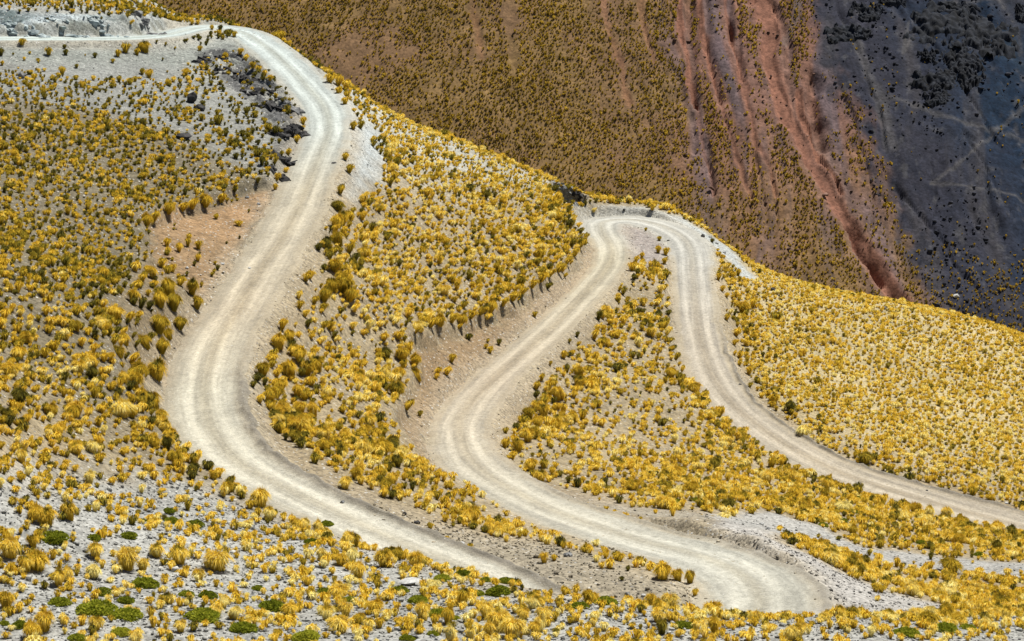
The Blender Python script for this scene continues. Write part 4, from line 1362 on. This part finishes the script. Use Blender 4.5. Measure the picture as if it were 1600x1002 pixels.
def to_mesh(bm, name, mat):
    me = bpy.data.meshes.new(name)
    bmesh.ops.triangulate(bm, faces=bm.faces[:])
    bm.to_mesh(me)
    bm.free()
    me.materials.append(mat)
    return me


for i, (s, w) in enumerate(zip(STONES, SW)):
    if np.isnan(w[0]):
        continue
    rng = np.random.default_rng(700 + i)
    d = math.hypot(math.hypot(w[0], w[1]), CZ - w[2])
    hx = s[2] * d / F / 2
    hz = s[3] * d / F / 2
    bm = bmesh.new()
    if i == 0:
        hull(bm, rng, 26, hx, hx * 0.55, hz * 0.42)
        rough(bm, rng, 0.05, 2.5)
        for v in bm.verts:
            v.co.z += 0.10 * v.co.x * -0.3
    else:
        hull(bm, rng, 30, hx, hx * 0.8, hz * 1.05)
        rough(bm, rng, hx * 0.22, 0.9 / hx)
    o = link("stone", to_mesh(bm, "stone", s[4]))
    o.location = (w[0], w[1], w[2] + hz * (0.9 if i == 0 else 0.55))
    o.rotation_euler = ((0.12, -0.06, 0.1) if i == 0 else (0, 0, rng.uniform(-.5, .5)))
    tag(o, s[4 + 1], "stone", "loose stones and boulders")

# outcrops of the road cuts: picture spot of the foot, width px, height px, blocks, material, label
OUT = [
    (35, 54, 70, 26, 9, M_BLUE, "dark-streaked pale rock face above the top road, at the left edge"),
    (105, 55, 66, 20, 8, M_BLUE, "pale rock face above the top road, left of its middle"),
    (165, 56, 60, 20, 8, M_BLUE, "pale rock face above the top road, right of its middle"),
    (228, 56, 60, 28, 10, M_GREY, "grey rock nose at the right end of the top road's cut"),
    (318, 108, 36, 26, 8, M_DARK, "black rock outcrop at the upper left end of the dark ledge"),
    (358, 124, 50, 28, 9, M_DARK, "black rock outcrop in the middle of the dark ledge"),
    (402, 152, 46, 30, 9, M_DARK, "black rock outcrop at the lower right end of the dark ledge"),
    (338, 98, 34, 20, 8, M_DARK, "black broken rock just above the middle of the dark ledge"),
    (384, 132, 40, 24, 9, M_DARK, "black rock linking the middle and lower right of the dark ledge"),
    (424, 172, 34, 26, 8, M_DARK, "dark rock left of the grey wall beside the upper bend"),
    (436, 216, 30, 24, 8, M_DARK, "dark rock left of the lower dark wall beside the upper bend"),
    (432, 278, 26, 18, 7, M_DARK, "low dark rock at the lower end of the upper cut, above the orange bank"),
    (452, 178, 40, 36, 9, M_GREY, "grey rock wall beside the upper bend of the road"),
    (462, 214, 26, 32, 8, M_DARK, "dark rock wall below the grey one beside the upper bend"),
    (442, 258, 30, 30, 8, M_DARK, "dark rock rubble at the foot of the upper cut"),
    (877, 312, 40, 22, 8, M_GREY, "grey-green rock cliff on the ridge left of the middle hairpin"),
    (904, 318, 22, 14, 9, M_DARK, "dark rock at the right end of the ridge cliff"),
]
# crags on the far mountainside
CRAGS = [
    (1478, 75, 100, 62, 16, "ragged black crag on the slate slope, left of the biggest one"),
    (1548, 90, 82, 66, 16, "biggest black crag near the upper right corner"),
    (1498, 112, 62, 34, 10, "black crag under the gap between the two big crags"),
    (1516, 138, 38, 34, 6, "smooth oval black crag, lowest on the right"),
    (1452, 96, 30, 16, 5, "small oval black crag left of the lower crags"),
    (1462, 145, 62, 36, 10, "broken black crag at the lower left of the crags"),
    (1465, 168, 40, 24, 7, "lowest black crag of the group"),
    (1395, 12, 40, 14, 5, "black crag at the top edge, left of the big crags"),
    (1500, 26, 60, 22, 8, "dark ragged crag at the top edge above the big crags"),
    (1322, 70, 56, 30, 8, "dark crag half sunk in the slope left of all the others"),
    (1352, 32, 40, 24, 6, "dark crag above the half sunk one"),
    (1596, 34, 22, 22, 5, "dark crag cut by the right edge near the top"),
]


def crag_patch(name, w, W_, D_, amp, hfun, seed, mat, n=46, freq=1.0, lean=0.35):
    """one broken rock face: a patch that follows the slope, thrown up into ridges, its rim sunk in the ground"""
    u = np.linspace(-1, 1, n)
    U, Vv = np.meshgrid(u, u)
    X = w[0] + U * W_ * 0.62 + Vv * W_ * lean * 0.5
    Y = w[1] + Vv * D_ * 0.62
    fq = freq / max(W_, D_)
    r = np.hypot(U, Vv) + 0.95 * fbm(U * 2.2 + seed, Vv * 2.2, seed, 5, 0.6)
    mask = sstep(0.95, 0.7, r) * sstep(-0.42, -0.2, fbm(U * 3.1 + 3, Vv * 5 + seed, seed + 21, 3))
    rid = 1 - 2 * np.abs(fbm(X * fq * 2.6, Y * fq * 2.0, seed + 3, 4))
    fine = np.abs(fbm(X * fq * 5, Y * fq * 7, seed + 5, 3))
    g = hfun(X, Y)
    Z = g - 0.30 * amp + mask * amp * (0.35 + 0.65 * np.clip(rid, 0, 1) + 1.1 * fine)
    X = X + amp * 0.35 * mask * fbm(X * fq * 6, Y * fq * 6, seed + 9, 2)
    V = np.stack([X - w[0], Y - w[1], Z - w[2]], -1).reshape(-1, 3)
    o = link(name, mesh_np(name, V, [grid_faces(n, n)], mat))
    o.location = w
    return o


for i, (px, py, wp, hp, nb, lab) in enumerate(CRAGS):
    w = on_far([px], [py - hp * 0.5])[0]
    if np.isnan(w[0]):
        continue
    d = np.linalg.norm(w - np.array([0, 0, CZ]))
    W_, H_ = wp * d / F, hp * d / F
    o = crag_patch("rock_crag", w, W_, H_ * 1.15, 0.07 * min(W_, H_) + 0.7, lambda x, y: bilin(x, y, fx, fy, FZ), 900 + i * 13, M_SLATE, 50, 1.3)
    tag(o, lab, "crag", "black crags on the far slope")

for i, (px, py, wp, hp, nb, mat, lab) in enumerate(OUT):
    w = on_ground([px], [py - hp * 0.3])[0]
    if np.isnan(w[0]):
        continue
    rng = np.random.default_rng(800 + i)
    d = np.linalg.norm(w - np.array([0, 0, CZ]))
    W_, H_ = wp * d / F, hp * d / F
    bm = bmesh.new()
    for k in range(nb * 4):
        t, g = rng.uniform(-0.5, 0.5), rng.uniform(-0.5, 0.9)
        ox, oy = t * W_ + g * 0.3, g * min(2.4, H_)
        gz = float(H(np.array([w[0] + ox]), np.array([w[1] + oy]))[0]) - w[2]
        sz = rng.uniform(0.32, 0.80) * (1.25 if k < nb else 0.8)
        hull(bm, rng, 12, sz * rng.uniform(0.9, 1.5), sz * 0.7, sz * rng.uniform(0.35, 0.75), (ox, oy, gz + sz * (-0.06 if i > 3 else -0.14)), rng.uniform(-1.1, -0.1))
    rough(bm, rng, 0.10, 2.2)
    o = link("rock_outcrop", to_mesh(bm, "rock_outcrop", mat))
    o.location = w
    tag(o, lab, "rock outcrop", "rock outcrops along the road cuts")

# loose gravel and rubble on the bare ground
def rubble():
    N = 42000
    X, Y = np.r_[RNG.uniform(-70, 80, N), RNG.uniform(-27, 27, 30000)], np.r_[RNG.uniform(92, 305, N), RNG.uniform(94, 138, 30000)]
    N = len(X)
    px, py, d = proj(np.stack([X, Y, H(X, Y)], -1))
    S = {k: G_at(v, X, Y) for k, v in ZS.items()}
    rd = G_at(RD, X, Y) - CL[G_at(RI, X, Y), 3]
    p = np.full(N, 0.05)
    for k, v in (("foreground", 0.85), ("shoulder_one", 0.55), ("shoulder_two", 0.45), ("shoulder_three", 0.35), ("pad", 0.4), ("scree_top", 0.35), ("fill", 0.5), ("bare_band", 0.8), ("cut_one", 0.35), ("cut_two", 0.35),
                 ("side_pale", 0.6), ("rock_cut_top", 0.9), ("rock_cut_side", 0.9), ("cliff", 0.9)):
        p = np.maximum(p, v * (S[k] > 0))
    p = np.maximum(p, 0.75 * sstep(-0.5, 0.1, rd) * sstep(1.4, 0.6, rd))
    m = (px > -30) & (px < 1630) & (py > -20) & (py < 1030) & (RNG.uniform(0, 1, N) < p) & (rd > -0.6)
    X, Y = X[m], Y[m]
    r = np.clip(np.exp(RNG.normal(-2.75, 0.45, len(X))), 0.03, 0.34)
    Z = H(X, Y)
    gcol = G_at(GC, X, Y)
    tint = gcol * RNG.choice([0.45, 0.75, 1.0, 1.25, 1.5], len(X), p=[.25, .2, .2, .2, .15])[:, None]
    return stones_mesh("gravel", X, Y, Z, r, tint, M_ROAD)


def stones_mesh(name, X, Y, Z, r, tint, mat):
    base = []
    for k in range(8):
        bm = bmesh.new()
        hull(bm, np.random.default_rng(950 + k), 11, 1, 0.8, 0.6)
        bmesh.ops.triangulate(bm, faces=bm.faces[:])
        bm.verts.ensure_lookup_table()
        bm.verts.index_update()
        base.append((np.array([v.co[:] for v in bm.verts]), np.array([[v.index for v in f.verts] for f in bm.faces])))
        bm.free()
    Vs, Fs, Cs, o = [], [], [], 0
    vi = RNG.integers(0, 8, len(X))
    for k, (V, Fc) in enumerate(base):
        q = np.where(vi == k)[0]
        a = RNG.uniform(0, 6.28, len(q))
        c, s = np.cos(a)[:, None], np.sin(a)[:, None]
        R_ = r[q][:, None]
        Wv = np.stack([(V[None, :, 0] * c - V[None, :, 1] * s) * R_ + X[q][:, None], (V[None, :, 0] * s + V[None, :, 1] * c) * R_ + Y[q][:, None], V[None, :, 2] * R_ + Z[q][:, None] + 0.3 * R_], -1)
        Vs.append(Wv.reshape(-1, 3))
        Fs.append((Fc[None] + (o + np.arange(len(q)) * len(V))[:, None, None]).reshape(-1, 3))
        o += len(q) * len(V)
        Cs.append(np.repeat(tint[q], len(V), 0))
    me = mesh_np(name, np.concatenate(Vs), [np.concatenate(Fs)], mat)
    color_attr(me, "albedo", np.clip(np.concatenate(Cs), 0.004, 0.85))
    return me


tag(link("gravel", rubble()), "loose grey and tan stones strewn over the bare ground", "gravel", kind="stuff")

def far_scree():
    N = 9000
    X, Y = RNG.uniform(30, 140, N), RNG.uniform(440, 545, N)
    xr = X - (62 + 0.25 * (505 - Y))
    p = 0.10 + 0.75 * sstep(-4, 8, xr) * sstep(-0.15, 0.35, fbm(X / 6, Y / 12, 461, 3))
    m = RNG.uniform(0, 1, N) < p
    X, Y, xr = X[m], Y[m], xr[m]
    r = np.clip(np.exp(RNG.normal(-1.35, 0.5, len(X))), 0.12, 1.0)
    Z = bilin(X, Y, fx, fy, FZ)
    col = np.where((xr > 0)[:, None], C(0.030, 0.032, 0.042), C(0.13, 0.075, 0.055)) * RNG.uniform(0.4, 1.9, len(X))[:, None]
    return stones_mesh("scree", X, Y, Z, r, col, M_HILL)


tag(link("scree", far_scree()), "dark loose rocks scattered over the slate side of the far mountain", "scree", kind="stuff")

# ----------------------------------------------------------------------------
# the tufts that stand as objects of their own
# ----------------------------------------------------------------------------
MARKS = [
    (93, 944, "round cushion near bottom left corner"), (150, 958, "largest green cushion"), (190, 990, "bright cushion at bottom left"), (226, 916, "long cushion under a tall tuft"),
    (84, 843, "broad olive cushion at far left"), (200, 840, "cushion amid the left gravel patch"), (264, 800, "small round cushion above its twin"), (315, 968, "long low olive cushion"),
    (425, 951, "round dark olive cushion"), (380, 986, "arched olive cushion"), (476, 999, "bright cushion at the bottom edge"), (546, 940, "cushion left of the white slab"),
    (511, 821, "olive cushion touching the first road"), (486, 850, "blackish cushion below the first road"), (6, 976, "cushion at the picture's left edge"), (402, 921, "small cushion amid golden tufts"),
    (640, 915, "flat white slab"), (684, 961, "dark cushion on open gravel"), (778, 928, "wide cushion by the road end"), (947, 944, "lone cushion below the dirt island"),
    (1068, 981, "cushion under the hairpin's left end"), (1416, 993, "wide cushion at the bottom right"), (1512, 984, "small cushion at the fill's tip"), (1292, 957, "dark stone on the lowest hairpin"),
    (720, 854, "white boulder beside the first road"), (887, 870, "grey boulder above the dirt island"), (1530, 869, "dark bush above the grey band"),
]
ORD = ["nearest", "second nearest", "third nearest", "fourth nearest", "fifth nearest", "sixth nearest", "seventh nearest", "eighth nearest", "ninth nearest", "tenth nearest", "eleventh nearest", "twelfth nearest",
       "thirteenth nearest", "fourteenth nearest", "fifteenth nearest", "sixteenth nearest", "seventeenth nearest", "eighteenth nearest", "nineteenth nearest", "twentieth nearest"]
DIRS = ["right of", "upper right of", "above", "upper left of", "left of", "lower left of", "below", "lower right of"]


def tone_word(t):
    for lim, wd in ((0.2, "olive"), (0.42, "ochre"), (0.60, "golden"), (0.74, "orange"), (0.88, "yellow")):
        if t < lim:
            return wd
    return "straw"


def tuft_labels():
    buckets = {}
    for i in IND:
        x, y = fpx[i], fpy[i]
        k = min(range(len(MARKS)), key=lambda m: math.hypot(MARKS[m][0] - x, MARKS[m][1] - y))
        dx, dy = x - MARKS[k][0], MARKS[k][1] - y
        d = int(round(math.atan2(dy, dx) / (math.pi / 4))) % 8
        buckets.setdefault((k, d), []).append((math.hypot(dx, dy), i))
    out = {}
    for (k, d), v in buckets.items():
        for n, (_, i) in enumerate(sorted(v)):
            big = "big " if TH[i] > 0.85 else ("small " if TH[i] < 0.5 else "")
            out[i] = f"{big}{tone_word(TT[i])} grass tuft, {ORD[min(n, 19)]} {DIRS[d]} the {MARKS[k][2]}"
    return out


LAB = tuft_labels()
for q, i in enumerate(IND):
    o = link("grass_tuft", ind_meshes[q % len(ind_meshes)])
    o.location = P[i]
    o.rotation_euler = (-NRM[i, 1] * 0.3, NRM[i, 0] * 0.3, r_all[i])
    o.scale = (TH[i] * TWF[i], TH[i] * TWF[i], TH[i])
    o.color = (TT[i], TT[i], TT[i], 1)
    tag(o, LAB[i], "grass tuft", "golden bunchgrass tufts on the near gravel")

# ----------------------------------------------------------------------------
# light
# ----------------------------------------------------------------------------
S = Vector((0.31, 0.34, 0.89)).normalized()
w = bpy.data.worlds.new("World")
SC.world = w
w.use_nodes = True
nt = w.node_tree
bg = nt.nodes["Background"]
sky = nt.nodes.new("ShaderNodeTexSky")
sky.sky_type = "NISHITA"
sky.sun_disc = False
sky.sun_elevation = math.asin(S.z)
sky.sun_rotation = math.atan2(S.x, S.y)
sky.altitude = 3800
nt.links.new(sky.outputs[0], bg.inputs[0])
bg.inputs[1].default_value = 0.05
sd = bpy.data.lights.new("sun", "SUN")
sd.energy = 5.0
sd.angle = math.radians(0.5)
sd.color = (1.0, 0.965, 0.90)
so = bpy.data.objects.new("sun", sd)
so.rotation_euler = S.to_track_quat("Z", "Y").to_euler()
so.location = (0, 0, 200)
COL.objects.link(so)

SC.view_settings.view_transform = "Standard"
SC.view_settings.look = "None"
SC.view_settings.gamma = 1
SC.view_settings.exposure = 0.66
SC.cycles.max_bounces = 4
print("tufts", len(TX), "rest", rest.sum())
